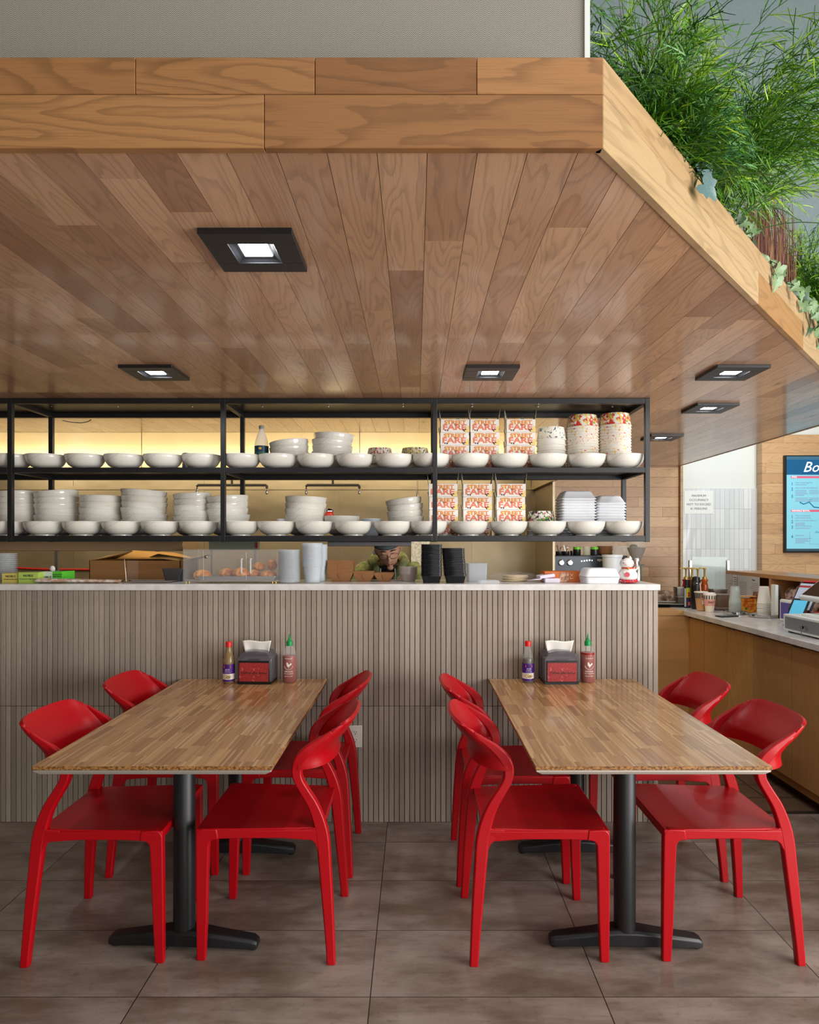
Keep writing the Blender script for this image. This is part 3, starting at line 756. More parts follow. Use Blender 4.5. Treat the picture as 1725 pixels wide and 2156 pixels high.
paper_stack(800, 4.15, 1.891, 3, 54, 946, (mottle('green_print', [(90, 140, 80), (200, 80, 50)], 80., thr=.55), M_paperw), 'green-printed paper bowl behind the middle-bay bowls', 'green paper bowls', h=.045)
paper_stack(874, 4.15, 1.891, 3, 60, 946, (mottle('navy_print', [(40, 60, 90), (220, 190, 80)], 80., thr=.52), M_paperw), 'navy and yellow paper bowl left of the third post', 'navy paper bowls', h=.045)
lidb = thing('plastic_bowl', 'small pale blue plastic bowl right of the short pile, lower shelf', 'bowl', (X(781, 4.15), 4.15, 1.499))
G().lathe([(.045, 0), (.060, .10), (.064, .104), (.064, .108)], 28).obj('bowl_wall', mat('pale_blue', (214, 222, 232), .4), lidb)
cup_ = thing('paper_cup', 'white takeaway cup half hidden left of the bowls beside the snack bag', 'cup', (X(593, 4.14), 4.14, 1.499))
G().lathe([(.022, 0), (.028, .098)], 20).obj('cup_wall', M_paperw, cup_); G().lathe([(.030, .096), (.030, .104), (.027, .108)], 20).obj('lid', mat('lid_white', (236, 236, 236), .4), cup_)
bag = thing('snack_bag', 'crumpled red and silver snack bag beside the bowl stack', 'bag', (X(694, 4.13), 4.13, 1.575), R(20))
def crump(g, w, h, d, seed, nu=12, nv=14):
    rn = random.Random(seed)
    g.ball((0, 0, h/2), (w/2, d/2, h/2), 20, 12, lambda p: (p[0]*(1+.12*mnoise.noise(Vector(p)*38+Vector((seed, 0, 0)))), p[1]*(1+.35*mnoise.noise(Vector(p)*45+Vector((0, seed, 0)))), p[2]))
g = G(); crump(g, .062, .085, .03, 3); g.obj('bag_body', mat('snack_red', (214, 52, 26), .25, coat=.5), bag, smooth=60)
g = G(); g.ball((0, 0, .080), (.028, .010, .014), 12, 8, lambda p: (p[0]+.004*mnoise.noise(Vector(p)*120), p[1], p[2]+.005*mnoise.noise(Vector(p)*90))); g.obj('foil_top', M_chrome, bag, smooth=60)
text('lettering', 'R', .035, mat('snack_yellow', (250, 206, 40), .4), bag, (-.002, -.0165, .03))

# foam clamshell stacks
M_foam = mat('foam_white', (232, 234, 238), .6)
def clam_mesh(g, w, d, h):
    for s in (0,):
        rings = []
        for z, e in ((0, 0), (.006, 0), (.008, .004), (h-.010, .022), (h-.004, .026), (h, .034)):
            rings.append([(x, y, z) for x, y in rr(w-2*e, d-2*e, .018, 4)])
        g.loft(rings)
def clams(px, y, z, n, wpx, top, lab, d=.19):
    w = wpx*y/F; h = .052; x = X(px, y); ztop = Z(top, y-.05); pitch = (ztop-h-z)/(n-1)
    g = G(); clam_mesh(g, w, d, h); p0 = g.obj('foam_container', M_foam, bev=.001)
    for k in range(n):
        o_ = p0 if k == 0 else dup(p0)
        o_.location = (x+random.uniform(-.0015, .0015), y, z+pitch*k); 
        tag(o_, ('topmost ' if k == n-1 else 'lowest ' if k == 0 else 'middle ')+lab, 'food container', 'white foam containers on the lower shelf')
clams(1211.5, 4.13, 1.499, 14, 73, 1034, 'white foam container in the taller foam stack at the rack end', .20)
clams(1278.5, 4.13, 1.499, 12, 62, 1044, 'white foam container in the shorter foam stack by the rear post', .20)

# snack boxes printed STREET FARE
M_card = mat('box_white', (238, 232, 222), .5)
t = NT(M_card); o = t.obj()
n = t.noise(t.vec(o[0], o[1], o[2]), 22., 2., .5); n2 = t.noise(t.vec(o[0], o[1], o[2]), 110., 2., .6)
c = t.mix(t.ss(n, .54, .60), lin((240, 235, 228)), lin((240, 214, 130))); t.color(t.mix(t.ss(n2, .68, .72), c, lin((120, 140, 170))))
M_or, M_coral, M_ink = mat('print_orange', (226, 140, 60), .5), mat('print_coral', (228, 128, 100), .5), mat('print_black', (36, 34, 36), .5)
def snack_box(w=.174, h=.0785, d=.125):
    b = thing('snack_box', 'x', 'food box', group='printed snack boxes on the rack')
    g = G(); g.box(-w/2, w/2, 0, d, 0, h); g.obj('carton', M_card, b, bev=.001, seg=1, smooth=0)
    f1 = text('lettering', 'STREET', .033, M_or, b, (0, -.0006, h*.74), sx=1.22, bold=.0012); f2 = text('lettering', 'FARE', .046, M_coral, b, (-.003, -.0006, h*.36), sx=1.42, bold=.0016)
    f3 = text('lettering', 'for', .014, M_ink, b, (.004, -.0012, h*.56), shear=.4)
    g = G(); rn = random.Random(4)
    for cx, cz in ((-.058, .012), (-.045, .010), (.050, .014), (.062, .018), (.056, .008)): g.lathe([(.0045, -.0012), (.0045, -.0004)], 8, (cx, 0, cz), ax='y')
    g.obj('cartoon_marks', M_ink, b)
    for s in (-1, 1): g = G(); g.poly([(s*w/2, .01, h), (s*w/2, d-.01, h), (s*(w/2+.006), d-.02, h+.035), (s*(w/2+.006), .02, h+.035)]); g.obj('side_flap', M_card, b, solid=.001)
    return b
sb = snack_box(); flap = None; first = True
CO = [('upper', 958.5, 885, 1.891, 4, 'left'), ('upper', 1021.5, 881, 1.891, 4, 'middle'), ('upper', 1097.5, 883.5, 1.891, 4, 'right'),
      ('lower', 934, 1022, 1.499, 4, 'left'), ('lower', 1006, 1023, 1.499, 4, 'middle'), ('lower', 1076.5, 1019, 1.499, 4, 'right')]
lv = ['bottom', 'second from bottom', 'third from bottom', 'fourth from bottom']
for sh_, px, top, z, n, wh in CO:
    y = 4.035; x = X(px, y)
    for k in range(n):
        lab = 'printed snack box, %s of the %s column, %s shelf' % ('top' if k == n-1 else lv[k], wh, sh_)
        o_ = sb if first else dup(sb); first = False
        o_['label'] = lab; o_.location = (x+random.uniform(-.003, .003), y+random.uniform(0, .004), z+.0795*k); o_.rotation_euler = (0, 0, random.uniform(-.02, .02))
        if k == n-1:
            g = G(); w = .174; h = .0785
            hh = .062 if sh_ == 'upper' else .075
            g.poly([(-w/2, .0, h), (-w/2, .09, h), (-w/2-.010, .06, h+hh), (-w/2-.010, .02, h+hh)]); g.obj('raised_flap', M_card, o_, solid=.0012); g = G(); g.poly([(w/2, .0, h), (w/2, .09, h), (w/2+.010, .06, h+hh), (w/2+.010, .02, h+hh)]); g.obj('raised_flap', M_card, o_, solid=.0012)
            if sh_ == 'upper':
                g = G(); g.poly([(-.01, .105, h), (.055, .105, h), (.0225, .10, h+.030)]); g.obj('tuck_flap', M_card, o_, solid=.0012)

# ================================================================== KITCHEN BEHIND
hd = thing('cooker_hood', 'long stainless cooker hood behind the rack, upper shelf height', 'hood', (0, 0, 0))
G().box(-4.6, 1.075, 5.0, 5.03, 1.93, ZC-.001).box(1.045, 1.075, 5.03, 5.98, 1.93, ZC-.001).obj('canopy', M_hood, hd, smooth=0)
g = G()
for x in (-2.06, -.42, .45): g.box(x-.002, x+.002, 4.998, 5.0, 1.93, ZC-.001)
g.obj('panel_seam', mat('seam', (90, 80, 60), .5), hd, smooth=0)
G().box(-4.6, 1.075, 4.985, 5.0, 1.93, 1.955).obj('lower_lip', M_steel, hd, smooth=0, bev=.003)
M_pipe = mat('black_pipe', (30, 28, 28), .45)
for k, (xa, xb, lab) in enumerate(((X(415, 5.4), X(562, 5.4), 'black fire-suppression pipe with nozzles behind the second post'), (X(645, 5.4), X(757, 5.4), 'black fire-suppression pipe with two nozzles, middle bay'))):
    p = thing('suppression_pipe', lab, 'pipe', (0, 5.4, 1.925), group='fire suppression pipes under the hood')
    G().sweep([(xa, 0, -.03), (xa, 0, -.008), (xa+.008, 0, 0), (xb-.008, 0, 0), (xb, 0, -.008), (xb, 0, -.03)], .0105, 10).obj('pipe_run', M_pipe, p)
    G().sweep([((xa+xb)/2, 0, 0), ((xa+xb)/2, 0, .362)], .009, 10).obj('riser', M_pipe, p)
    for x in (xa, xb): G().lathe([(.008, -.075), (.011, -.06), (.009, -.03)], 12, (x, 0, 0)).obj('nozzle', M_chrome, p)
n1_ = thing('suppression_nozzle', 'single chrome nozzle hanging left of the third post', 'nozzle', (X(879, 5.4), 5.4, 1.86))
G().lathe([(.008, -.03), (.010, 0), (.006, .03), (.006, .427)], 12).obj('stem', M_steel, n1_)
cord = G().sweep([(X(118+8, 4.24), 4.27, 2.243), (X(140, 4.24), 4.29, 2.236), (X(160, 4.24), 4.30, 2.232), (X(175, 4.24), 4.30, 2.240), (X(184, 4.24), 4.29, 2.252)], .003, 8).obj('loose_cable', mat('cable_grey', (120, 112, 90), .5))
tag(cord, 'thin loose cable hanging under the rack top, left bay', 'cable')
# over-shelf and cook line seen through the pass
os_ = thing('wall_shelf', 'polished steel over-shelf seen through the pass at the left', 'shelf', (0, 0, 0))
G().box(-3.3, X(385, 4.75), 4.75, 5.1, Z(1160, 4.75), Z(1143, 4.75)+.035).obj('shelf_board', mat('polished_steel', (206, 180, 150), .16, 1.), os_, bev=.002)
for px in (118, 330): G().box(X(px, 4.9)-.012, X(px, 4.9)+.012, 4.9, 4.93, 1.0, 1.40).obj('bracket', M_steel, os_)
tg = thing('ticket_rail', 'pale green-grey ticket rail above the bread case', 'rail', (0, 0, 0))
for px in (446, 537): G().box(X(px, 4.25)-.006, X(px, 4.25)+.006, 4.245, 4.26, .948, Z(1157, 4.25)).obj('upright', M_steel, tg)
G().box(X(440, 4.22), X(543, 4.22), 4.22, 4.28, Z(1158, 4.22), Z(1143, 4.22)+.012).obj('rail_body', mat('pale_green_metal', (150, 156, 132), .4), tg, bev=.002)
G().box(X(538, 4.21), X(542, 4.21), 4.212, 4.22, Z(1154, 4.21), Z(1142, 4.21)).obj('red_tag', mat('tag_red', (190, 30, 34), .5), tg)
ms = thing('grey_shelf', 'flat grey shelf edge above the cook', 'shelf', (0, 0, 0))
G().box(X(690, 3.95), X(866, 3.95), 3.95, 4.20, Z(1150, 3.95), 1.4645).obj('shelf_board', mat('grey_metal', (120, 116, 118), .35, .7), ms, bev=.003)
rp = G().sweep([(X(35, 5.98), 5.985, Z(1196, 5.98)), (X(110, 5.98), 5.985, Z(1199, 5.98)), (X(192, 5.98), 5.985, Z(1199, 5.98))], .010, 10).obj('red_pipe', mat('pipe_red', (176, 34, 26), .4))
tag(rp, 'thin red pipe along the kitchen wall behind the glove boxes', 'pipe')
ct = thing('cook_line_counter', 'steel cook line counter behind the pass', 'counter', (0, 0, 0))
G().box(-4.2, 1.0, 4.80, 5.45, .86, .90).obj('worktop', M_steel, ct, bev=.003); G().box(-4.15, .95, 4.85, 5.4, .0, .86).obj('cabinet', M_steel, ct)
w_ = thing('wall_panel', 'speckled white kitchen panel right of the cook', 'panel', (0, 0, 0))
G().box(X(866, 5.9), X(905, 5.9), 5.9, 5.985, .9, Z(1140, 5.9)).obj('panel_board', paint_noise(mat('speckled_white', (190, 190, 184), .5), (170, 170, 164), (206, 206, 200), 40.), w_)

# ================================================================== PASS COUNTER
slab = G(); slab.box(-4.6, 1.273, 3.452, 3.90, 1.2105, 1.2425)
tag(slab.obj('pass_countertop', M_quartz, bev=.003), 'white quartz pass countertop running along the top of the ribbed wall', 'countertop')
ZT = 1.2428
M_kraft = mat('kraft', (150, 104, 66), .65)
M_clr = mat('clear_lid', (226, 234, 240), .10, alpha=.30)

def carton(name, lab, px0, px1, top, base, y, d, col, rz=0., cat='box', txt=None, tcol=(40, 34, 60), tsz=.02, lid=None):
    x0, x1 = X(px0, y), X(px1, y); h = Z(top, y)-Z(base, y) if base else Z(top, y)-ZT
    b = thing(name, lab, cat, ((x0+x1)/2, y, ZT), rz); w = x1-x0
    G().box(-w/2, w/2, 0, d, 0, h).obj('carton', mat(name+str(col), col, .5), b, bev=.0015, smooth=0)
    if lid: G().box(-w/2-.0005, w/2+.0005, -.0005, d+.0005, h*.62, h+.0006).obj('side_panel', mat(name+str(lid), lid, .5), b, smooth=0)
    for k, (s_, z_, sz, dx) in enumerate(txt or []): text('lettering', s_, sz, mat('ink'+str(tcol), tcol, .5), b, (dx, -.0012, h*z_))
    return b, w, h
NB = [('NOBLE', .68, .017, .004), ('Powdered Vinyl Gloves', .38, .0085, .008)]
carton('glove_box', 'yellow glove box, leftmost on the pass', 4, 38, 1207, None, 3.56, .12, (204, 188, 96), .02, txt=NB)
carton('glove_box', 'light green glove box between the yellow and the bright green ones', 38.5, 81, 1205, None, 3.55, .12, (170, 196, 90), 0, txt=[('NOBLE', .68, .017, .0), ('Powder Free Vinyl Gloves', .38, .0085, .0)])
b, w, h = carton('glove_box', 'bright green and white glove box, rightmost of the three', 82, 131, 1203.5, None, 3.60, .12, (198, 216, 196), -.06, txt=[('NOBLE', .45, .022, -.028)])
G().box(w/2-.05, w/2+.0006, -.0006, .1206, .0, h+.0006).obj('green_panel', mat('glove_green', (84, 190, 52), .5), b, smooth=0)
text('lettering', 'Powder Free\nVinyl Gloves', .010, M_ink, b, (w/2-.025, -.0015, h*.66))
g = G(); crump(g, .03, .035, .02, 9); g.obj('pulled_glove', mat('glove_white', (210, 206, 200), .5), b, loc=(-.02, .05, h-.004))

# coil of clear lids at the left edge
def nest(name, lab, grp, cat, px, y, n, wpx, base_z, ztop, mk, rz=0., lean=(0, 0)):
    p0 = mk(wpx*y/F/2); x = X(px, y); h0 = p0['h']; del p0['h']; pitch = (ztop-h0-base_z)/max(n-1, 1)
    for k in range(n):
        o_ = p0 if k == 0 else dup(p0); f = k/max(n-1, 1)
        o_.location = (x+lean[0]*f+random.uniform(-.0008, .0008), y+lean[1]*f, base_z+pitch*k); o_.rotation_euler = (0, 0, rz+random.uniform(-.03, .03))
        tag(o_, ('topmost ' if k == n-1 else 'lowest ' if k == 0 else 'inner ')+lab, cat, grp)
def lid_mk(r):
    g = G(); g.lathe([(r*.82, 0), (r*.86, .004), (r*.99, .006), (r, .008), (r, .0105), (r*.97, .012), (r*.9, .010), (r*.84, .008)], 28, cap1=True); o_ = g.obj('cup_lid', M_clr, smooth=40); o_['h'] = .012; return o_
def cup_mk(r):
    g = G(); g.lathe([(r*.70, 0), (r*.90, .085), (r*.97, .088), (r, .092), (r, .096), (r*.96, .098), (r*.93, .094), (r*.72, .004)], 28, cap1=False); o_ = g.obj('plastic_cup', M_clr, smooth=40); o_['h'] = .098; return o_
nest('cup_lid', 'clear lid in the stack at the far left edge', 'clear lids at the left edge', 'lid', 12, 3.72, 13, 44, ZT+.01, Z(1165, 3.72), lid_mk)
nest('cup_lid', 'clear lid in the straight stack right of the bread case', 'clear lids beside the bread case', 'lid', 609.5, 3.56, 30, 46, ZT, Z(1157, 3.56), lid_mk)
nest('plastic_cup', 'clear plastic cup in the tall front stack beside the lids', 'clear plastic cups on the pass', 'cup', 658, 3.57, 17, 44, ZT, Z(1143, 3.57), cup_mk)
nest('plastic_cup', 'clear plastic cup in the rear stack beside the lids', 'clear plastic cups on the pass', 'cup', 671, 3.70, 16, 38, ZT, Z(1146, 3.70), cup_mk)

# wrapped bundle, receipt spike, cardboard box, black tub
g = G(); rings = []
for k in range(22):
    f = k/21; x = X(73, 3.53)+(X(246, 3.53)-X(73, 3.53))*f; r = .022*(1-.35*f)*(1 if f > .02 else .8)
    rings.append([(x, 3.56+r*1.7*cos(a)*(1+.12*mnoise.noise(Vector((x*30, a, 2)))), ZT+r*.62+.001+r*.6*sin(a)*(1+.2*mnoise.noise(Vector((x*40, a, 5))))) for a in [2*pi*j/14 for j in range(14)]])
g.loft(rings); bd = thing('wrapped_bundle', 'plastic-wrapped bundle lying before the glove boxes', 'package')
g.obj('wrap', paint_noise(mat('wrapped_paper', (216, 190, 166), .25, coat=.6), (226, 214, 204), (184, 146, 120), 30.), bd, smooth=70)
sp = thing('receipt_spike', 'brass receipt spike standing before the cardboard box', 'receipt spike', (X(262, 3.62), 3.62, ZT))
G().sweep([(.01, 0, .004), (.006, 0, .06), (0, 0, .125)], [.0022, .002, .0006], 8).obj('needle', mat('needle_white', (222, 214, 196), .35), sp)
G().sweep([(-.035, 0, .006), (-.02, -.01, .010), (0, 0, .008), (.02, .01, .010), (.038, 0, .006)], .0045, 8).sweep([(0, -.03, .006), (0, 0, .011), (0, .03, .006)], .0045, 8).obj('cast_base', mat('brass_dark', (130, 104, 60), .35, .8), sp)
pp = thing('paper_sheets', 'dark papers lying flat right of the receipt spike', 'papers', (X(318, 3.62), 3.62, ZT))
G().box(-.14, .10, -.05, .10, 0, .004).obj('sheet', mat('dark_print', (110, 98, 88), .5), pp).rotation_euler = (0, 0, .05)
G().box(-.11, .12, -.06, .07, .0045, .007).obj('sheet', mat('grey_print', (140, 130, 120), .5), pp).rotation_euler = (0, 0, -.04)
M_cb = mat('cardboard', (146, 102, 58), .7); cy = 3.93
cbx = thing('cardboard_box', 'large open brown cardboard box behind the receipt spike', 'box', ((X(188, cy)+X(380, cy))/2, cy, 0)); w = X(380, cy)-X(188, cy); zb_, zt_ = .95, Z(1180.5, cy)
g = G()
for a in ((-w/2, w/2, 0, .004), (-w/2, w/2, .33, .334)): g.box(*a, zb_, zt_)
g.box(-w/2, -w/2+.004, 0, .334, zb_, zt_); g.box(w/2-.004, w/2, 0, .334, zb_, zt_); g.box(-w/2, w/2, 0, .334, zb_, zb_+.004); g.obj('carton', M_cb, cbx, smooth=0)
G().box(-w/2+.225, -w/2+.29, -.001, 0, zb_, zt_).obj('tape_strip', mat('tape', (160, 124, 96), .3), cbx)
g = G(); g.poly([(-w/2, .33, zt_), (w/2, .33, zt_), (w/2-.20, .46, zt_+.04), (-w/2+.09, .40, zt_+.055)]); g.obj('flap', mat('cardboard_inside', (206, 160, 96), .7), cbx, solid=.003)
g = G(); g.poly([(w/2, 0, zt_), (w/2, .33, zt_), (w/2+.09, .31, zt_+.03), (w/2+.10, .03, zt_+.028)]); g.poly([(w/2-.02, .02, zt_+.001), (w/2-.02, .3, zt_+.001), (w/2-.24, .28, zt_+.035), (w/2-.20, .04, zt_+.020)]); g.obj('flap', mat('cardboard_inside'), cbx, solid=.003)
g = G(); g.poly([(-w/2, 0, zt_), (-w/2, .33, zt_), (-w/2+.13, .30, zt_+.052), (-w/2+.10, .04, zt_+.03)]); g.obj('flap', mat('cardboard_inside'), cbx, solid=.003)
bt = thing('black_tub', 'small black tub half behind the bread case left side', 'tub', (X(369, 3.72), 3.72, ZT))
G().loft([[(x, y, z) for x, y in rr(w_*.86 if z < .01 else w_, .09, .012)] for z, w_ in ((0, .10), (.06, .112), (.064, .118), (.072, .118))]).obj('tub_body', mat('dark_grey_plastic', (60, 58, 60), .4), bt)

# bread case
M_acr = mat('acrylic', (236, 238, 240), .03, alpha=.06)
by = 3.50; bx0, bx1 = X(385.5, by), X(585, by); bw = bx1-bx0; bh = Z(1158.5, by)-ZT; bdp = .24
bc = thing('bread_case', 'clear acrylic bread case holding round rolls on a tray', 'display case', (bx0, by, ZT))
tk = .005; g = G()
for a in ((0, bw, 0, tk, .012, bh), (0, bw, bdp-tk, bdp, .012, bh), (0, tk, 0, bdp, .012, bh), (bw-tk, bw, 0, bdp, .012, bh), (0, bw, 0, bdp, bh, bh+tk), (0, bw, 0, bdp, .008, .012)): g.box(*a)
g.obj('case_shell', M_acr, bc, smooth=0)
for k, x in enumerate((bw*.625, bw*.72)):
    G().sweep([(x, -.012, .055), (x, -.016, .06), (x, -.016, .125), (x, -.012, .13), (x+.001, -.001, .13)], .0045, 8).obj('door_handle', mat('acrylic_handle', (214, 216, 216), .08, alpha=.7), bc)
G().box(bw*.665, bw*.668, -.002, 0, .02, bh-.01).box(bw*.215, bw*.218, -.002, 0, .02, bh).obj('door_edge', mat('acrylic_edge', (200, 200, 196), .2), bc)
G().lathe([(.008, 0), (.008, -.006), (.004, -.008)], 10, (bw*.245, 0, bh-.035), ax='y').obj('hinge', M_steel, bc)
for x in (.012, .03, bw-.012, bw-.03): G().lathe([(.004, 0), (.004, .010)], 8, (x, .012, 0)).obj('case_foot', mat('brass', (190, 160, 90), .3, 1.), bc)
ty_ = by+.03
tr = thing('serving_tray', 'grey tray inside the bread case', 'tray', (X(497, ty_), ty_, ZT+.0135)); tw = X(578, ty_)-X(407, ty_)
G().loft([[(x, y+.09, z) for x, y in rr(tw*s_, .17*s_, .015)] for z, s_ in ((0, .94), (.022, 1.), (.024, 1.), (.024, .98), (.005, .93))], cap=True).obj('tray_pan', mat('tray_grey', (150, 144, 142), .35, .6), tr)
M_bun = paint_noise(mat('bread_crust', (196, 120, 52), .45), (224, 158, 84), (176, 100, 40), 26., bump=.001)
BN = [(426.5, 1212, 19, 13, .0, 'leftmost'), (477.5, 1209, 17, 13, .05, 'second from the left'), (507, 1208, 16.5, 13.5, .0, 'middle, domed'), (535, 1210, 12.5, 11, .02, 'small, between the middle and right ones'),
      (565.5, 1212, 17, 11, .0, 'at bottom right'), (546, 1193.5, 13, 10, .05, 'lying on top, second from the right end'), (573.5, 1190, 10.5, 13, .05, 'upright at the upper right corner')]
for k, (px, py, rx, rz_, dy, lab) in enumerate(BN):
    y = ty_+.06+dy; g = G(); kx = y/F
    g.ball((0, 0, 0), (rx*kx*1.02, min(rx, 15)*kx*.95, rz_*kx), 24, 14, lambda p, k=k: (p[0]*(1+.06*mnoise.noise(Vector(p)*20+Vector((k, 0, 0)))), p[1], p[2]*(1+.08*mnoise.noise(Vector(p)*28+Vector((0, k, 0)))) if p[2] > 0 else p[2]*.8))
    tag(g.obj('bread_roll', M_bun, loc=(X(px, y), y, Z(py, y)), smooth=70), 'brown bread roll in the case, '+lab, 'bread roll', 'bread rolls in the case')

# kraft food boats
def boat_mk(w, d, h, flare=.02):
    g = G(); b_ = w/2-flare*1.0
    g.loft([[(-b_, -d/2+flare, 0), (b_, -d/2+flare, 0), (b_, d/2-flare, 0), (-b_, d/2-flare, 0)], [(-w/2, -d/2, h), (w/2, -d/2, h), (w/2, d/2, h), (-w/2, d/2, h)]], cap=False)
    g.poly([(-b_, -d/2+flare, 0), (-b_, d/2-flare, 0), (b_, d/2-flare, 0), (b_, -d/2+flare, 0)])
    g.poly([(-b_*.3, -d/2-.0006, h*.8), (0, -d/2+flare*.9, h*.1), (b_*.3, -d/2-.0006, h*.8)])
    return g.obj('food_boat', M_kraft, solid=.0012, smooth=0)
by_ = 3.72
def boats(px, n, wpx, top, h, lab, y=by_):
    w = wpx*y/F; o0 = boat_mk(w, .11, h, .024); zt_ = Z(top, y); p = (zt_-h-ZT)/max(n-1, 1)
    for k in range(n):
        o_ = o0 if k == 0 else dup(o0); o_.location = (X(px, y), y, ZT+.001+p*k); o_.rotation_euler = (0, 0, random.uniform(-.02, .02))
        tag(o_, ('topmost ' if k == n-1 else 'lowest ' if k == 0 else 'inner ')+lab, 'food boat', 'brown kraft food boats')
boats(719, 12, 54, 1180, .050, 'kraft paper boat in the tall stack left of the cook')
boats(767.5, 3, 44, 1203, .042, 'kraft paper boat in the low pile before the cook')
boats(809.5, 3, 41, 1206, .040, 'kraft paper boat in the low pile holding clear spoons')

# clear cup stack, black container stacks, small clear tub
nest('portion_cup', 'small clear portion cup in the pile before the white panel', 'clear portion cups', 'cup', 860, 3.74, 9, 38, ZT, Z(1193, 3.74),
     lambda r: (lambda o_: (o_.__setitem__('h', .045), o_)[1])(G().lathe([(r*.74, 0), (r*.95, .038), (r, .040), (r, .045), (r*.93, .043), (r*.76, .003)], 24, cap1=False).obj('portion_cup', mat('clear_tan', (220, 206, 198), .1, alpha=.55), smooth=40)))
M_blk = mat('gloss_black_tray', (20, 19, 22), .22)
def blk_mk(r):
    w = r*2; g = G()
    g.loft([[(x, y, z) for x, y in rr(w*s_, w*s_*1.1, .015, 3)] for z, s_ in ((0, .78), (.036, .93), (.038, 1.0), (.041, 1.0), (.040, .94))], cap=True)
    o_ = g.obj('takeaway_tray', M_blk, smooth=40); o_['h'] = .041; return o_
nest('takeaway_tray', 'black takeaway tray in the left black stack', 'black takeaway trays', 'food tray', 908.5, 3.60, 26, 43, ZT, Z(1146, 3.60), blk_mk)
nest('takeaway_tray', 'black takeaway tray in the right, leaning black stack', 'black takeaway trays', 'food tray', 958, 3.60, 24, 46, ZT, Z(1154, 3.60), blk_mk, lean=(-.012, .0))
cc = thing('clear_tub', 'square clear plastic tub right of the black stacks', 'tub', (X(1003.5, 3.70), 3.70, ZT))
G().loft([[(x, y, z) for x, y in rr(.114*s_, .11*s_, .014)] for z, s_ in ((0, .92), (.096, .98), (.098, 1.), (.102, 1.))]).obj('tub_wall', mat('frosted', (190, 196, 202), .15, alpha=.6), cc)
cl = thing('clear_lid_tray', 'flat clear tray lid lying before the clear tub', 'lid', (X(1029, 3.52), 3.52, ZT))
G().loft([[(x, y, z) for x, y in rr(.115*s_, .08*s_, .012)] for z, s_ in ((0, 1.), (.004, 1.), (.018, .88))]).obj('lid_body', M_clr, cl)
tb_ = thing('tortilla_bag', 'clear plastic bag of pale flat rounds lying on the pass', 'bag', (X(1080, 3.72), 3.72, ZT))
for k in range(5): G().lathe([(.068, k*.0068), (.071, k*.0068+.003), (.068, k*.0068+.006)], 28).obj('flat_round', mat('pastry', (216, 196, 160), .5), tb_, loc=(random.uniform(-.006, .01)+.01, 0, .002))
g = G(); g.ball((0, 0, .026), (.135, .085, .027), 26, 12, lambda p: (p[0]+.012*mnoise.noise(Vector(p)*22), p[1]+.01*mnoise.noise(Vector(p)*25), max(.0005, p[2]+.012*mnoise.noise(Vector(p)*30)))); g.obj('bag_film', M_acr, tb_, smooth=70)
nk = thing('folded_napkins', 'two folded lilac-white paper napkins on the pass', 'napkins', (X(1160, 3.56), 3.56, ZT), group='folded napkins')
g = G(); g.box(-.03, .05, 0, .09, 0, .024); g.obj('napkin', mat('napkin_lilac', (216, 208, 222), .6), nk, bev=.003); g = G(); g.box(-.052, .03, .02, .11, 0, .018); g.obj('napkin', mat('napkin_lilac'), nk, loc=(0, 0, .027), rot=(0, -.13, .06), bev=.003)
g = G(); g.poly([(-.12, .03, .012), (-.05, .0, .02), (-.04, .07, .022), (-.11, .07, .01)]); g.obj('loose_napkin', mat('napkin_lilac'), nk, solid=.003)
# orange carton with lettering
oy = 3.62
b, w, h = carton('orange_carton', 'orange printed carton behind the folded napkins', 1147, 1226, 1203, None, oy, .11, (196, 98, 34), .03)
G().box(-.02, .03, -.001, 0, .002, h-.006).obj('picture_panel', paint_noise(mat('tan_print', (206, 160, 124), .5), (222, 180, 150), (150, 96, 66), 40.), b)
t_ = text('lettering', 'TX', .026, mat('carton_cream', (240, 214, 170), .5), b, (.047, -.0015, h*.52)); t_.rotation_euler = (pi/2, -pi/2, 0)
# foam clamshell on the pass
cf = thing('foam_container', 'white foam clamshell lying between the orange carton and the cat figure', 'food container', (X(1261, 3.57), 3.57, ZT))
g = G(); g.loft([[(x, y, z) for x, y in rr(.185*s_, .16*s_, .02)] for z, s_ in ((0, .93), (.030, 1.), (.034, 1.03))]); g.obj('base_tray', M_foam, cf, bev=.001)
g = G(); g.loft([[(x, y, z) for x, y in rr(.185*s_, .16*s_, .02)] for z, s_ in ((.036, 1.03), (.042, 1.), (.074, .86), (.080, .78), (.080, .70))]); g.obj('lid', M_foam, cf, bev=.001)
# waving cat figurine
kx = 3.53/F; kc = thing('cat_figurine', 'white beckoning cat figurine on a red patterned cushion', 'figurine', (X(1322, 3.54), 3.54, ZT))
M_cat = mat('cat_white', (234, 228, 222), .2, coat=.5)
g = G(); g.ball((0, 0, .012), (.058, .048, .012), 28, 8, lambda p: (p[0]*(1+.1*mnoise.noise(Vector(p)*60)), p[1], p[2])); g.obj('cushion', mottle('cushion_print', [(240, 235, 230), (60, 70, 130)], 110., (206, 26, 34), .6), kc, smooth=70)
G().lathe([(.030, .018), (.048, .024), (.052, .040), (.048, .056), (.036, .072), (.026, .082)], 28).obj('body', M_cat, kc, smooth=60)
G().ball((-.004, 0, .105), (.037, .034, .030), 24, 14).obj('head', M_cat, kc, smooth=70)
for s in (-1, 1):
    G().lathe([(.011, 0), (.0065, .009), (.001, .017)], 12).obj('ear', M_ink if s < 0 else M_cat, kc, loc=(-.004+s*.017, 0, .129))
    G().ball((-.016+s*.013-.002, -.031, .108), (.0035, .002, .0022), 10, 6).obj('eye', M_ink, kc)
G().ball((-.019, -.033, .099), (.003, .002, .002), 8, 6).obj('nose', mat('nose_pink', (214, 90, 90), .4), kc)
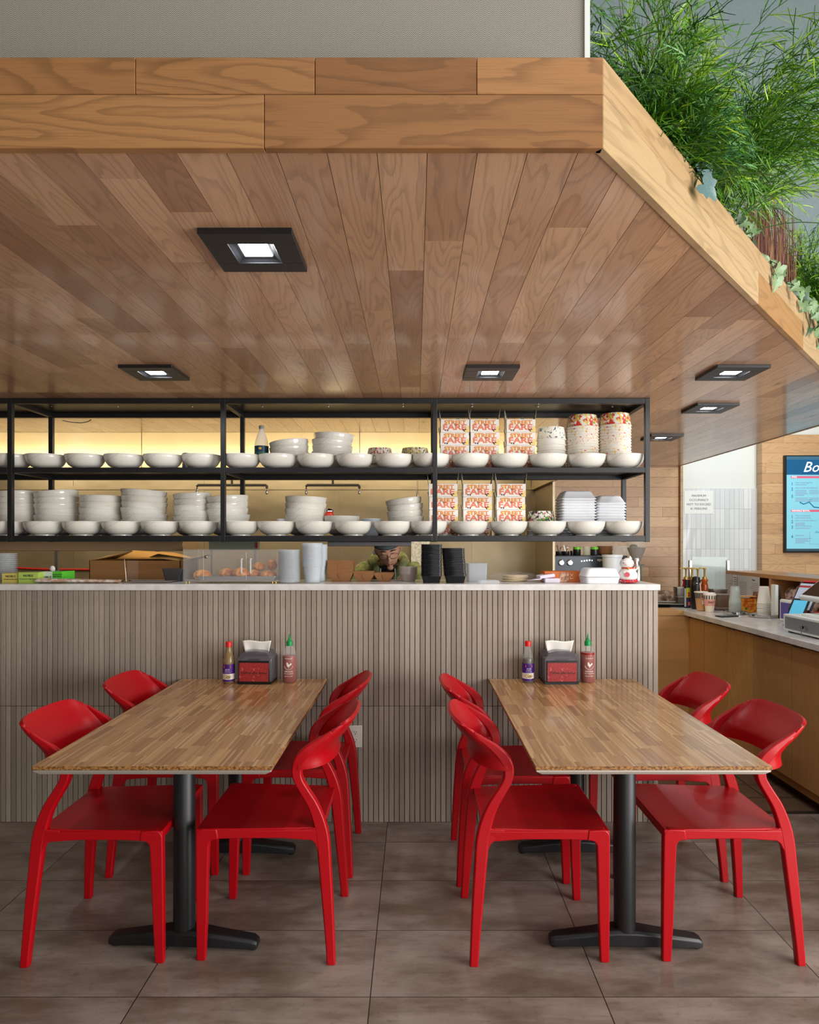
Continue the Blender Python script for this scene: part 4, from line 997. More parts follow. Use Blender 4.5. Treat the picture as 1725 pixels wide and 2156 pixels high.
G().sweep([(.032, 0, .07), (.046, -.006, .085), (.048, -.006, .120), (.046, -.008, .132)], [.012, .012, .011, .009], 12).obj('raised_paw', M_cat, kc, smooth=60)
G().box(.030, .034, -.036, -.032, .078, .128).obj('stick', mat('stick_brown', (140, 70, 50), .5), kc)
G().lathe([(.030, .078), (.033, .081), (.030, .085)], 24).obj('collar', mat('collar_red', (214, 66, 30), .5), kc); G().ball((-.008, -.034, .079), (.006, .006, .006), 10, 8).obj('bell', mat('bell_gold', (230, 180, 60), .25, 1.), kc)
G().lathe([(.013, -.0515), (.013, -.047)], 16, (-.018, 0, .048), ax='y').obj('chest_mark', mat('mark_red', (190, 40, 70), .4), kc)

# ================================================================== TABLE SETS
M_glass = mat('bottle_clear', (232, 236, 232), .05, alpha=.13)
M_hot = mat('chilli_sauce', (150, 36, 18), .35); M_soy = mat('dark_sesame', (52, 34, 22), .2); M_soyt = mat('sesame_glass', (150, 124, 84), .1, alpha=.75)
M_wlab = mat('label_print_white', (240, 236, 230), .5)
def rooster(name, par, R_, z, s):
    """white rooster emblem as one small curved mesh"""
    body = [(-.30, .05), (-.22, -.18), (-.02, -.28), (-.03, -.44), (-.10, -.47), (.10, -.47), (.05, -.42), (.07, -.27), (.24, -.15), (.30, .02), (.46, .0), (.54, .16), (.50, .34), (.38, .40), (.40, .28), (.30, .34), (.27, .18), (.12, .12), (.02, .16), (-.04, .36), (-.10, .46), (-.16, .44), (-.17, .52), (-.24, .44), (-.28, .50), (-.31, .40), (-.38, .36), (-.31, .30), (-.33, .18)]
    g = G(); f = lambda u, v: (R_*sin(u*s/R_), -R_*cos(u*s/R_), z+v*s)
    g.prism(body, lambda u, v: (f(u, v)[0]*1.004, f(u, v)[1]*1.004, f(u, v)[2]), f)
    return g.obj(name, M_wlab, par, smooth=0)
def hot_sauce(x, y, lab, tilt=0.):
    b = thing('hot_sauce_bottle', lab, 'sauce bottle', (x, y, .7502), tilt, 'green-topped chilli sauce bottles')
    pr = [(.030, 0), (.0345, .006), (.0345, .055), (.0335, .060), (.0345, .068), (.0345, .130), (.033, .150), (.026, .172), (.017, .184), (.015, .19)]
    G().lathe([(r-.0006, z+.001) for r, z in pr if z < .135] + [(.0335, .134 if x < 0 else .150)], 28).obj('sauce', M_hot, b)
    G().lathe(pr, 28).obj('bottle_body', M_glass, b)
    G().lathe([(.0165, .184), (.0168, .203), (.0155, .207)], 20).lathe([(.0155, .207), (.009, .212), (.0055, .222), (.0022, .243)], 20).obj('cap', mat('cap_green', (10, 142, 70), .4), b)
    rooster('rooster_emblem', b, .0350, .090, .030)
    g = G()
    for k in range(13):
        a = R(-200+k*220/12) if 0 else R(200+k*140/12); u, v = cos(a)*.024, sin(a)*.024+.092
        g.lathe([(.0017, -.0003), (.0017, .0003)], 6, (.0352*sin(u/.0352), -.0352*cos(u/.0352), v), ax='y')
    g.obj('printed_dots', M_wlab, b)
    for s_, z_, sz in (('TUONG OT', .123, .0075), ('SRIRACHA', .058, .0095), ('HOT CHILI SAUCE', .047, .0062), ('NET WT. 28 OZ', .034, .0062)):
        o_ = text('lettering', s_, sz, M_wlab, b, (0, -.0352, z_), wrap=.0352, ext=.0002, bold=.0001)
    return b
def oil(x, y, lab, full):
    b = thing('sesame_oil_bottle', lab, 'sauce bottle', (x, y, .7502), 0, 'red-capped sauce bottles')
    pr = [(.026, 0), (.0295, .005), (.0295, .105), (.028, .118), (.020, .148), (.0135, .172), (.0135, .186)]
    G().lathe([(r-.0013, z+.001) for r, z in pr if z < .11] + ([(.026, .120)] if full else [(.027, .108)]), 28).obj('sauce', M_soy, b)
    G().lathe(pr, 28).obj('bottle_glass', M_soyt if not full else M_glass, b)
    G().lathe([(.0155, .183), (.0158, .206), (.0145, .2085)], 20).obj('cap', mat('cap_red', (214, 26, 26), .4), b)
    G().lathe([(.0299, .012), (.0299, .098)], 28, cap0=False, cap1=False).obj('label_band', mat('label_purple', (72, 26, 128), .4), b)
    G().lathe([(.0301, .022), (.0301, .050)], 28, cap0=False, cap1=False).obj('label_white', M_wlab, b)
    G().ball((0, -.0285, .036), (.019, .0025, .013), 16, 8).obj('noodle_picture', paint_noise(mat('noodles', (206, 176, 120), .5), (226, 206, 160), (120, 100, 60), 160.), b)
    g = G(); g.prism(rr(.034, .014, .002), lambda u, v: (.0306*sin(u/.0306), -.0306*cos(u/.0306), v+.086), lambda u, v: (.0298*sin(u/.0298), -.0298*cos(u/.0298), v+.086)); g.obj('label_crest', mat('crest_orange', (226, 128, 24), .4), b)
    text('lettering', 'KUM KEE', .0068, M_ink, b, (0, -.0307, .086), wrap=.0307, ext=.0002)
    for s_, z_, sz in (('SAUCE', .072, .0075), ('SESAME OIL', .064, .0050), ('Dressing For Rice', .0565, .0045)): text('lettering', s_, sz, M_wlab, b, (0, -.0303, z_), wrap=.0303, ext=.0002)
    return b
def napkins(x, y, lab, rz):
    b = thing('napkin_dispenser', lab, 'napkin dispenser', (x, y, .7502), rz, 'napkin dispensers on the tables')
    w, h, d = .176, .142, .125; M_smoke = mat('smoke_plastic', (92, 88, 96), .12, alpha=.78)
    prof = [(-w/2, .012), (w/2, .012), (w/2, h-.012), (w/2-.012, h)] + [((w/2-.012)*cos(a), h+.024*sin(a)**.8) for a in [pi*k/12 for k in range(1, 12)]] + [(-w/2+.012, h), (-w/2, h-.012)]
    G().prism(prof, lambda u, v: (u, 0, v), lambda u, v: (u, d, v)).obj('body_shell', M_smoke, b, bev=.004)
    G().prism([(-w/2+.004, 0), (w/2-.004, 0), (w/2, .012), (-w/2, .012)], lambda u, v: (u, 0, v), lambda u, v: (u, d, v)).obj('base', M_blackp, b)
    G().box(-.072, .072, .012, d-.012, .014, h-.022).obj('napkin_pack', M_paperw, b)
    f = G(); f.box(-.078, .078, -.004, 0, .010, .118); f.obj('frame', M_blackp, b, bev=.002)
    M_card_ = mat('red_card', (156, 44, 44), .45)
    t2 = NT(M_card_)
    if not M_card_.get('done'):
        M_card_['done'] = 1; o2 = t2.obj(); wv = t2.noise(t2.vec(o2[0], 0., o2[2]), 26., 1., .5)
        ln = t2.math('LESS_THAN', t2.math('ABSOLUTE', t2.math('SUBTRACT', t2.math('FRACT', t2.math('MULTIPLY', wv, 9.)), .5)), .035)
        t2.color(t2.mix(t2.math('MULTIPLY', ln, .55), lin((158, 42, 42)), lin((206, 130, 124))))
    f = G(); f.box(-.0735, .0735, -.0055, -.004, .015, .108); f.obj('picture_card', M_card_, b)
    text('lettering', 'follow the fense', .019, M_ink, b, (0, -.006, .058), shear=.35, sx=1.05); text('lettering', '_______', .007, M_ink, b, (0, -.006, .049))
    G().box(-.03, .03, -.003, .001, .121, .127).obj('latch', mat('smoke_dark', (70, 68, 74), .3), b)
    g = G(); g.grid(lambda u, v: ((u-.5)*(.118+.03*v), .05+.018*sin(u*pi)*(1-v)+.006*sin(u*9)*(1-v), h+.004+.064*v+.003*sin(u*7)), 16, 8)
    g.obj('napkin', M_paperw, b, solid=.0012, smooth=70)
    return b
napkins(-.807, 3.325, 'smoke grey napkin dispenser with red card on the left table', R(-2.5))
napkins(.733, 3.325, 'smoke grey napkin dispenser with red card on the right table', R(2))
oil(X(482, 3.36), 3.36, 'half-empty purple-labelled sauce bottle with red cap on the left table', False)
oil(X(1112, 3.38), 3.38, 'fuller purple-labelled sauce bottle with red cap on the right table', True)
hot_sauce(X(610, 3.385), 3.385, 'clear chilli sauce bottle with green tip on the left table')
hot_sauce(X(1238, 3.39), 3.39, 'clear chilli sauce bottle with green tip on the right table')

# ================================================================== SERVICE COUNTER AND WHAT STANDS ON IT
ZK = .925
cab = thing('counter_cabinet', 'long maple-coloured cabinet under the service counter at the right', 'cabinet', (0, 0, 0))
edges = [2.15, 2.5, 2.86, 3.22, 3.44, 3.80, 4.23, 4.59, 4.95, 5.31, 5.67]
M_dark = mat('dark_recess', (44, 34, 26), .8)
G().box(2.17, 2.78, 2.16, 6.2, .09, .885).obj('carcass', M_cab, cab, smooth=0)
G().box(2.23, 2.75, 2.2, 6.2, 0, .09).obj('plinth', mat('plinth_brown', (96, 68, 42), .6), cab)
rnd = random.Random(2)
for a, b in zip(edges[:-1], edges[1:]):
    g = G(); g.ct = rnd.random(); g.cs = rnd.random()*7; g.box(2.15, 2.169, a+.0028, b-.0028, .105, .872)
    d_ = g.obj('door', M_cab, cab, attrs=True, smooth=0, bev=.001, seg=1)
    G().box(2.146, 2.150, b-.11, b-.02, .868, .878).obj('edge_pull', M_blackp, d_)
G().box(2.158, 2.17, 2.16, 5.67, .06, .104).obj('kick_board', mat('kick_wood', (150, 104, 56), .5), cab)
g = G(); g.box(2.105, 2.795, 2.12, 6.25, .889, ZK); tag(g.obj('service_countertop', M_quartz, bev=.003), 'pale quartz top of the service counter running towards the tiled wall', 'countertop')
bk = thing('back_counter', 'dark-edged counter carrying the coffee machine behind the pass', 'counter', (0, 0, 0))
G().box(1.105, 2.104, 5.47, 6.25, .889, .924).obj('worktop', mat('dark_laminate', (52, 50, 52), .3), bk, bev=.003); G().box(1.12, 2.10, 5.52, 6.2, 0, .888).obj('cabinet', M_cab, bk)
ld = thing('raised_ledge', 'raised wooden ledge with open cubbies behind the service counter', 'ledge', (0, 0, 0))
G().box(2.80, 3.15, 2.9, 6.0, 1.174, 1.207).obj('top_board', M_ledge, ld, bev=.002)
for y in (2.9, 4.05, 5.235, 5.985): G().box(2.80, 3.12, y, y+.03 if y < 5.9 else y+.015, 0 if y in (2.9, 5.985) else ZK, 1.174).obj('divider', M_ledge, ld)
G().box(3.10, 3.13, 2.93, 5.985, 0, 1.174).obj('back_panel', M_ledge, ld); G().box(2.80, 3.10, 2.93, 5.985, .885, ZK+.001).obj('cubby_floor', M_ledge, ld)
def K(px, py, z=ZK):
    y = F*(CH-z)/(py-V0); return X(px, y), y
M_paperg = mat('paper_grey', (206, 202, 198), .6)
for k, (pa, pb, lab) in enumerate(((1529, 1554, 'printed sheet taped to the ledge, left end'), (1551, 1577, 'printed sheet taped to the ledge, middle'), (1576, 1601, 'printed sheet taped to the ledge, right, headed in bold'))):
    ya, yb = F*2.797/(pa-U0), F*2.797/(pb-U0)
    p = thing('notice_sheet', lab, 'notice', (2.797-k*.0015, (ya+yb)/2, 1.06), 0, 'notices on the ledge front')
    w = ya-yb; G().box(-.001, 0, -w/2, w/2, -.085, .118).obj('sheet', M_paperg, p, smooth=0)
    g = G()
    for j in range(9): g.box(-.0016, -.001, -w*.36, w*(.1+.22*random.random()), .06-j*.015, .063-j*.015)
    g.obj('printed_lines', mat('print_grey', (120, 118, 120), .6), p, smooth=0)
    if k == 2: text('lettering', 'Menu', .022, M_ink, p, (-.0018, 0, .088), (pi/2, 0, -pi/2))
p = thing('receipt_slip', 'narrow receipt slip hanging over the taped sheets', 'receipt', (2.786, F*2.79/(1549-U0), 1.10)); G().box(-.001, 0, -.03, .03, -.09, .075).obj('slip', mat('slip_white', (226, 222, 220), .6), p)
g = G()
for j in range(7): g.box(-.0016, -.001, -.02, .018-.01*(j % 2), .05-j*.018, .056-j*.018)
g.obj('printed_lines', M_ink, p, smooth=0)

def cup(name, lab, px, py, rt, rb, h, m, cat='cup', group=None, lid=None, sleeve=None):
    x, y = K(px, py); c = thing(name, lab, cat, (x, y, ZK+.001), 0, group)
    G().lathe([(rb, 0), (rt, h)], 28, cap1=lid is None).obj('cup_wall', m, c)
    if lid: G().lathe([(rt+.003, h-.004), (rt+.004, h+.004), (rt-.004, h+.012), (rt*.9, h+.016)], 28).obj('lid', lid, c)
    return c
c = cup('hot_drink_cup', 'pink-sleeved hot cup with black and white stripes on the counter', 1494.5, 1288.5, .044, .030, .132, mat('cream', (238, 226, 206), .5), lid=mat('lid_offwhite', (236, 230, 222), .4))
G().lathe([(.0362, .048), (.0418, .098)], 28, cap0=False, cap1=False).obj('pink_sleeve', mat('sleeve_pink', (236, 168, 156), .5), c)
for k in range(14):
    a = 2*pi*k/14; G().box(-.0035, .0035, -.0008, .0008, .099, .128).obj('black_stripe', M_ink, c, loc=(.0428*sin(a), -.0428*cos(a), 0), rot=(-.09*cos(a)*0, 0, a))
text('lettering', 'hey!', .028, M_ink, c, (-.006, -.0405, .078), shear=.3)
c = cup('iced_drink_cup', 'plastic cup of iced milk coffee with a pink straw', 1477, 1286, .050, .034, .140, mat('cup_clear', (226, 226, 214), .1, alpha=.15))
G().lathe([(.034, .003), (.0445, .095)], 28).obj('coffee', mat('milk_coffee', (206, 146, 76), .4), c); G().lathe([(.051, .140), (.054, .144), (.05, .150), (.03, .152)], 28).obj('lid', mat('lid_cream', (226, 222, 206), .35), c)
G().sweep([(.004, 0, .04), (-.012, -.006, .215)], .0045, 10).obj('straw', mat('straw_pink', (238, 186, 170), .4), c)
G().box(-.012, .026, -.045, -.043, .055, .085).obj('sticker', M_paperw, c)
x, y = K(1448, 1279.5); c = thing('sticker_tumbler', 'black tumbler covered in colourful stickers on the counter', 'tumbler', (x, y, ZK))
G().lathe([(.026, 0), (.0275, .01), (.0275, .165), (.023, .182), (.020, .19), (.021, .225), (.018, .23)], 24).obj('tumbler_body', M_blackp, c)
for (z0, z1, a0, a1, cc) in ((.085, .165, -.7, .5, (206, 214, 40)), (.01, .08, -.6, .6, (52, 44, 90)), (.01, .16, -1.4, -.75, (200, 206, 216)), (.09, .13, -.3, .3, (206, 60, 70)), (.022, .05, -.2, .4, (226, 120, 60))):
    G().grid(lambda u, v: ((.0281+.0003*(z1-z0 < .05))*sin(a0+(a1-a0)*u), -(.0281+.0003*(z1-z0 < .05))*cos(a0+(a1-a0)*u), z0+(z1-z0)*v), 6, 1).obj('sticker', mat('sticker'+str(cc), cc, .4), c)
x, y = K(1466, 1282); c = thing('black_flask', 'tall black insulated flask behind the iced coffee', 'flask', (x, y, ZK))
G().lathe([(.034, 0), (.036, .006), (.036, .19), (.034, .205), (.030, .212), (.031, .235), (.028, .255), (.012, .262)], 28).obj('flask_body', M_blackp, c)
G().lathe([(.0345, .206), (.0345, .210)], 28).obj('steel_ring', M_chrome, c)
G().grid(lambda u, v: (.0365*sin(-.1+.9*u), -.0365*cos(-.1+.9*u), .015+.06*v), 6, 1).obj('sticker', mat('sticker_violet', (150, 130, 206), .4), c)
for k, (px, cc, nm) in enumerate(((1444.7, (170, 26, 52), 'dark red'), (1457.7, (150, 74, 34), 'brown'), (1469.7, (96, 60, 40), 'darkest'), (1484, (214, 96, 24), 'orange'))):
    y = 5.9 if k != 2 else 5.8; b = thing('syrup_bottle', '%s syrup bottle with gold pump on the service counter' % nm, 'syrup bottle', (X(px, y), y, ZK), 0, 'syrup pump bottles')
    G().lathe([(.030, 0), (.036, .01), (.040, .05), (.030, .15), (.023, .185), (.031, .20), (.028, .208)], 24).obj('bottle_body', mat('syrup'+str(cc), cc, .12, coat=.6), b, smooth=50)
    gd = mat('pump_gold', (206, 168, 90), .35, .5)
    G().lathe([(.020, .206), (.019, .226), (.008, .234), (.008, .29), (.014, .300), (.012, .312)], 18).sweep([(0, 0, .306), (-.05, -.01, .309), (-.058, -.011, .300)], .006, 8).obj('pump', gd, b)
def tub(name, lab, px, y, w, d, h, m, z=ZK, cat='container', taper=.92):
    o_ = thing(name, lab, cat, (X(px, y), y, z+.001))
    G().loft([[(a, b_, zz) for a, b_ in rr(w*s_, d*s_, .012)] for zz, s_ in ((0, taper), (h-.012, .99), (h-.011, 1.06), (h, 1.06))]).obj('tub_body', m, o_, bev=.001)
    return o_
tub('steel_insert', 'shiny steel container left of the syrup bottles', 1430, 5.75, .075, .075, .15, M_steel)
tub('steel_insert', 'wide steel container behind the pink cup', 1512, 5.65, .13, .10, .14, M_steel)
tub('brown_tub', 'taupe lidded tub right of the pink cup', 1522, 5.35, .115, .10, .098, mat('taupe_plastic', (128, 108, 94), .45), z=ZK+.02)
tub('flat_tray', 'flat taupe tray under the lidded tub', 1520, 5.30, .16, .16, .019, mat('taupe_plastic'))
tub('steel_block', 'low grey container by the syrup bottles', 1436, 5.62, .09, .07, .075, mat('grey_brown', (116, 106, 98), .5))
x, y = X(1408, 5.62), 5.62
tr = thing('pastry_tray', 'white tray with thin dark rim at the left end of the counter', 'tray', (x, y, ZK+.001), -.2)
g = G(); g.loft([[(a, b_, z) for a, b_ in rr(.30*s_, .26*s_, .02)] for z, s_ in ((.004, .9), (.022, 1.), (.026, 1.), (.026, .97), (.010, .88))]); g.obj('tray_pan', M_white, tr); G().loft([[(a, b_, z) for a, b_ in rr(.30*s_, .26*s_, .02)] for z, s_ in ((0, .92), (.020, 1.03), (.022, 1.03))]).obj('dark_base', M_blackp, tr)
cl = thing('crumpled_cloth', 'crumpled brown cloth beyond the white tray', 'cloth', (X(1404, 5.95), 5.95, ZK))
G().ball((0, 0, .045), (.10, .06, .05), 28, 16, lambda p: (p[0]+.02*mnoise.noise(Vector(p)*24), p[1]+.02*mnoise.noise(Vector(p)*24+Vector((9, 0, 0))), max(.001, p[2]+.03*mnoise.noise(Vector(p)*28)))).obj('cloth_folds', paint_noise(mat('brown_cloth', (170, 136, 112), .8), (214, 190, 168), (150, 116, 90), 30.), cl, smooth=80)
gp = thing('glass_divider', 'upright glass divider panel with steel posts before the tiled wall', 'glass divider', (0, 0, 0))
M_gpane = mat('divider_glass', (196, 220, 214), .04, alpha=.38)
G().box(X(1458, 6.12), X(1534, 6.12), 6.12, 6.128, ZK+.02, Z(1172.5, 6.12)).obj('glass_pane', M_gpane, gp, smooth=0)
for px in (1454, 1533): G().box(X(px, 6.12)-.012, X(px, 6.12)+.012, 6.108, 6.14, ZK, Z(1180, 6.12)).obj('post', M_steel, gp, bev=.002)
def kstack(lab, px, py, n, rt, rb, h, pitch, m, grp, name='takeaway_cup'):
    x, y = K(px, py)
    g = G(); g.lathe([(rt, 0), (rt+.003, .003), (rt, .006), (rb, h), ], 28); p0 = g.obj(name, m)
    for k in range(n):
        o_ = p0 if k == 0 else dup(p0); o_.location = (x+random.uniform(-.001, .001), y, ZK+.004+k*pitch); tag(o_, ('topmost ' if k == n-1 else 'lowest ' if k == 0 else 'inner ')+lab, 'cup', grp)
M_cupclr = mat('cup_film', (214, 224, 220), .1, alpha=.32)
kstack('upturned clear cup in the printed clear stack', 1548, 1291.5, 9, .043, .030, .125, .0095, M_cupclr, 'clear cups on the service counter')
kstack('upturned white paper cup in the white stack', 1609, 1296, 9, .046, .031, .125, .0105, M_paperw, 'white cups on the service counter')
x, y = K(1579, 1290); tc = thing('tea_carton', 'orange juice-coloured carton with open flap between the cup stacks', 'carton', (x, y, ZK+.001), .15)
G().box(-.056, .056, 0, .07, 0, .105).obj('carton', paint_noise(mat('orange_print', (232, 132, 34), .45), (240, 176, 50), (216, 84, 20), 22.), tc, bev=.002)
G().box(-.056, .056, .0, .075, .118, .124).box(-.056, -.052, .02, .07, .10, .12).box(.052, .056, .02, .07, .10, .12).obj('open_lid', mat('carton_flap', (224, 160, 84), .5), tc)
text('lettering', 'ORANGE', .018, mat('print_rust', (190, 60, 20), .5), tc, (.0, -.0015, .085)); text('lettering', 'MANGO\nTEA', .018, mat('print_pinkish', (214, 70, 60), .5), tc, (.004, -.0015, .055)); G().lathe([(.010, -.0012), (.010, 0)], 8, (-.03, 0, .03), ax='y').obj('leaf_print', mat('leaf_print', (60, 120, 40), .5), tc)
for px, py, r, lab in ((1549, 1296, .085, 'low steel dish under the clear cups'), (1609, 1302, .100, 'low steel dish under the white cups')):
    x, y = K(px, py-3); d_ = thing('steel_dish', lab, 'dish', (x, y+.0, ZK), group='low steel dishes')
    G().lathe([(r*.97, .001), (r, .004), (r, .022), (r-.003, .022), (r-.003, .006), (.052, .004), (.052, .002)], 36).obj('dish_rim', M_chrome, d_)
x, y = K(1531, 1298.5); ph = thing('phone', 'black phone lying flat on the service counter', 'phone', (x, y, ZK), .3); G().box(-.075, .075, -.035, .035, 0, .009).obj('phone_body', M_blackp, ph, bev=.004)
x, y = K(1630, 1296); br = thing('amber_bottle', 'amber bottle behind the white cup stack', 'bottle', (x, y+.25, ZK)); G().lathe([(.028, 0), (.028, .12), (.022, .135), (.022, .155)], 20).obj('bottle_body', mat('amber', (110, 62, 40), .15, coat=.5), br)
x, y = 2.55, 4.72; fl = thing('document_stand', 'narrow white and black document stand beside the bagged cloths', 'stand', (x, y, ZK)); G().box(-.010, .012, -.03, .03, 0, .235).obj('stand_body', M_white, fl, bev=.003); G().box(.0125, .03, -.03, .03, 0, .225).obj('black_spine', M_blackp, fl)
bg = thing('bagged_cloths', 'clear bag of folded dark cloths stuffed in the cubby', 'bag', (2.91, 4.98, ZK+.002))
G().ball((0, 0, .11), (.075, .20, .11), 28, 16, lambda p: (p[0]+.03*mnoise.noise(Vector(p)*14), p[1]+.03*mnoise.noise(Vector(p)*14+Vector((7, 0, 0))), max(0, p[2]+.03*mnoise.noise(Vector(p)*16)))).obj('bag_contents', paint_noise(mat('bag_cloth', (96, 80, 78), .25, coat=.6), (206, 176, 168), (40, 38, 44), 16.), bg, smooth=80)
x, y = 2.50, 4.46; pg = thing('purple_pouch', 'white pouch with a purple emblem leaning by the tablets', 'pouch', (x, y, ZK)); G().box(-.015, .015, -.08, .08, 0, .15).obj('pouch_body', M_white, pg, bev=.01); G().box(-.017, -.0155, -.06, .06, .02, .13).obj('purple_emblem', mat('purple_print', (92, 84, 160), .5), pg, bev=.004)
def tablet(lab, x, y, z, w, h, lean, yaw, scr, bar=None):
    t_ = thing('tablet', lab, 'tablet', (x, y, z), yaw); T = Matrix.Rotation(-lean, 4, 'X')
    g = G(); g.M = T; g.box(-w/2, w/2, 0, .010, 0, h); g.obj('tablet_body', M_blackp, t_, bev=.003)
    g = G(); g.M = T; g.box(-w/2+.010, w/2-.010, -.0012, 0, .014, h-.014); g.obj('screen', mat('screen'+str(scr), scr, .15, emit=scr, es=.35), t_, smooth=0)
    if bar: g = G(); g.M = T; g.box(-w/2+.010, w/2-.010, -.0016, -.0012, h-.045, h-.030); g.obj('red_banner', mat('banner_red', (170, 30, 44), .4), t_, smooth=0); g = G(); g.M = T; g.box(-w/2+.02, w/2-.02, -.008, .014, h-.006, h+.006); g.obj('red_clip', mat('clip_red', (206, 40, 40), .4), t_, bev=.002); g = G(); g.M = T; g.box(-w/2+.02, w/2-.02, -.014, .012, -.006, .008); g.obj('red_clip', mat('clip_red'), t_, bev=.002)
    return t_
tablet('blue-screen tablet leaning in front of the purple pouch', 2.33, 4.13, ZK+.012, .11, .20, .55, -1.15, (96, 190, 226))
tablet('grey-screen tablet with red clips, above the blue one', 2.42, 4.20, ZK+.10, .15, .22, .6, -1.15, (170, 178, 196), True)
rs = thing('red_stand', 'shiny red wedge stand under the tablets', 'stand', (2.50, 4.16, ZK)); G().loft([[(-.08, -.06, 0), (.08, -.06, 0), (.08, .06, 0), (-.08, .06, 0)], [(-.02, -.05, .10), (.06, -.05, .10), (.06, .05, .10), (-.02, .05, .10)]]).obj('wedge', mat('gloss_red', (200, 20, 26), .2, coat=.5), rs, bev=.004)
dr = thing('cash_drawer', 'white cash drawer with grey front and keys in the lock', 'cash drawer', (2.21, 3.995, ZK))
G().box(0, .42, -.46, 0, .010, .107).obj('drawer_case', M_white, dr, bev=.004)
f_ = G().box(-.002, 0, -.435, -.022, .024, .094).obj('drawer_front', mat('drawer_grey', (128, 132, 134), .4), dr, bev=.001)
for yy in (-.43, -.05): G().box(.02, .06, yy, yy+.03, 0, .010).obj('rubber_foot', M_blackp, dr)
lk = G(); lk.lathe([(.009, -.008), (.009, 0)], 16, ax='x'); lk.obj('lock', M_chrome, f_, loc=(-.002, -.245, .055))
ks = G().box(-.026, -.009, -.001, .001, -.008, .008).lathe([(.012, -.001), (.012, .001)], 16, (-.030, 0, 0), ax='y').box(-.034, -.030, -.003, .001, -.05, -.008).obj('keys', M_chrome, f_, loc=(-.002, -.245, .055))
ps = thing('till_screen', 'white-framed till screen tilted above the cash drawer', 'till', (2.36, 3.78, ZK+.108))
G().loft([[(a, b_, 0) for a, b_ in rr(.22, .24, .03)], [(a, b_, .012) for a, b_ in rr(.21, .23, .03)]]).obj('base_plate', M_white, ps)
g = G(); g.sweep([(0, .02, .01), (.01, .02, .07), (-.02, .02, .13)], [(.05, .02)]*3, 12); g.obj('neck', M_white, ps)
T_ = Matrix.Translation((-.09, 0, .085)) @ Matrix.Rotation(R(-38), 4, 'Y')
g = G(); g.M = T_; g.box(0, .25, -.20, .14, 0, .028); g.obj('screen_shell', M_white, ps, bev=.008)
g = G(); g.M = T_; g.box(.022, .235, -.185, .125, .0282, .0295); g.obj('screen_glass', mat('till_glass', (58, 46, 36), .08), ps, smooth=0)
g = G(); g.M = T_; g.box(-.0022, -.0002, -.185, .125, .006, .022); g.obj('front_edge', M_white, ps, smooth=0)

# coffee machine and its neighbours
ym = 5.52; x0, x1 = X(1168, ym), X(1322, ym); cm = thing('coffee_machine', 'dark grey espresso machine with chrome knobs behind the pass', 'coffee machine', (x0, ym, .925)); w = x1-x0; h = Z(1170, ym)-.925
M_cm = mat('machine_grey', (72, 78, 86), .35, .3)
G().box(0, w, 0, .42, h-.145, h).box(0, w, .22, .42, .02, h-.145).box(0, w, -.02, .42, .012, .06).obj('housing', M_cm, cm, bev=.006)
for px in (1182, 1200): G().lathe([(.019, -.026), (.020, -.012), (.026, -.008), (.026, 0)], 20, (X(px, ym)-x0, 0, h-.058), ax='y').obj('knob', M_chrome, cm)
for k, px in enumerate((1225, 1230.5, 1236, 1241.5, 1247)): G().lathe([(.0065, -.004), (.0065, 0)], 12, (X(px, ym)-x0, 0, h-.045+.008*(1-abs(k-3)/3)), ax='y').obj('button', M_chrome, cm)
for px in (1236, 1290):
    x = X(px, ym)-x0; gh = G(); gh.lathe([(.032, 0), (.034, .03), (.030, .05)], 20, (x, .03, h-.17)); gh.sweep([(x, .02, h-.16), (x-.05, -.07, h-.165), (x-.07, -.11, h-.175)], [.012, .011, .013], 10); gh.obj('portafilter', M_chrome, cm)
text('lettering', 'epoca', .034, M_wlab, cm, (X(1268, ym)-x0, -.0015, h-.033))
def jar(name, lab, px, wpx, top, m, cat='jar', y=5.62, capm=None):
    z = .925+h; r = wpx*y/F/2; hh = Z(top, y)-z; o_ = thing(name, lab, cat, (X(px, y), y, z+.001)); G().lathe([(r*.9, 0), (r, .004), (r, hh*.72 if capm else hh)], 20).obj('jar_body', m, o_)
    if capm: G().lathe([(r*.94, hh*.72), (r*.96, hh)], 20).obj('jar_top', capm, o_)
    return o_
M_gr = mat('lime_green', (110, 200, 40), .4)
for k, (px, lab) in enumerate(((1178, 'black tub holding a small whisk, left end on the coffee machine'), (1192, 'black tub with steel spoons on the coffee machine'))):
    o_ = jar('black_tub', lab, px, 15, 1161, M_blackp, 'tub')
    G().sweep([(0, 0, .01), (-.012, 0, .055), (-.018, 0, .085)], .004, 8).sweep([(0, 0, .01), (.010, 0, .06), (.018, 0, .070)], .004, 8).obj('utensils', M_blackp if k == 0 else M_chrome, o_)
jar('black_jar', 'small black jar second row on the coffee machine', 1205, 8, 1160, M_blackp)
jar('green_top_jar', 'black jar with lime green top on the coffee machine', 1215, 16, 1152, M_blackp, capm=M_gr)
jar('glass_jar', 'clear glass jar of spoons on the coffee machine', 1235, 14, 1151, mat('jar_glass', (206, 210, 190), .1, alpha=.5))
jar('green_top_jar', 'wide black jar with green top right of the glass jar', 1252, 17, 1152, M_blackp, capm=M_gr)
g = G(); z_ = .925+h+.001
for k in range(6): g.lathe([(.045, .012*k), (.068, .012*k+.018), (.066, .012*k+.019)], 24)
o_ = thing('wooden_bowls', 'nested tan bowls stacked on the coffee machine', 'bowls', (X(1274, 5.66), 5.66, z_)); g.obj('nested_bowls', mat('tan_wood', (182, 140, 100), .5), o_)
tub('clear_container', 'clear rectangular container on the right of the coffee machine', 1307, 5.66, .14, .12, Z(1150, 5.66)-z_, mat('clear_box', (206, 206, 200), .1, alpha=.35), z=z_)
yg = 5.36; gr = thing('coffee_grinder', 'coffee grinder with clear hopper of beans at the end of the pass', 'coffee grinder', (X(1342, yg), yg, 0))
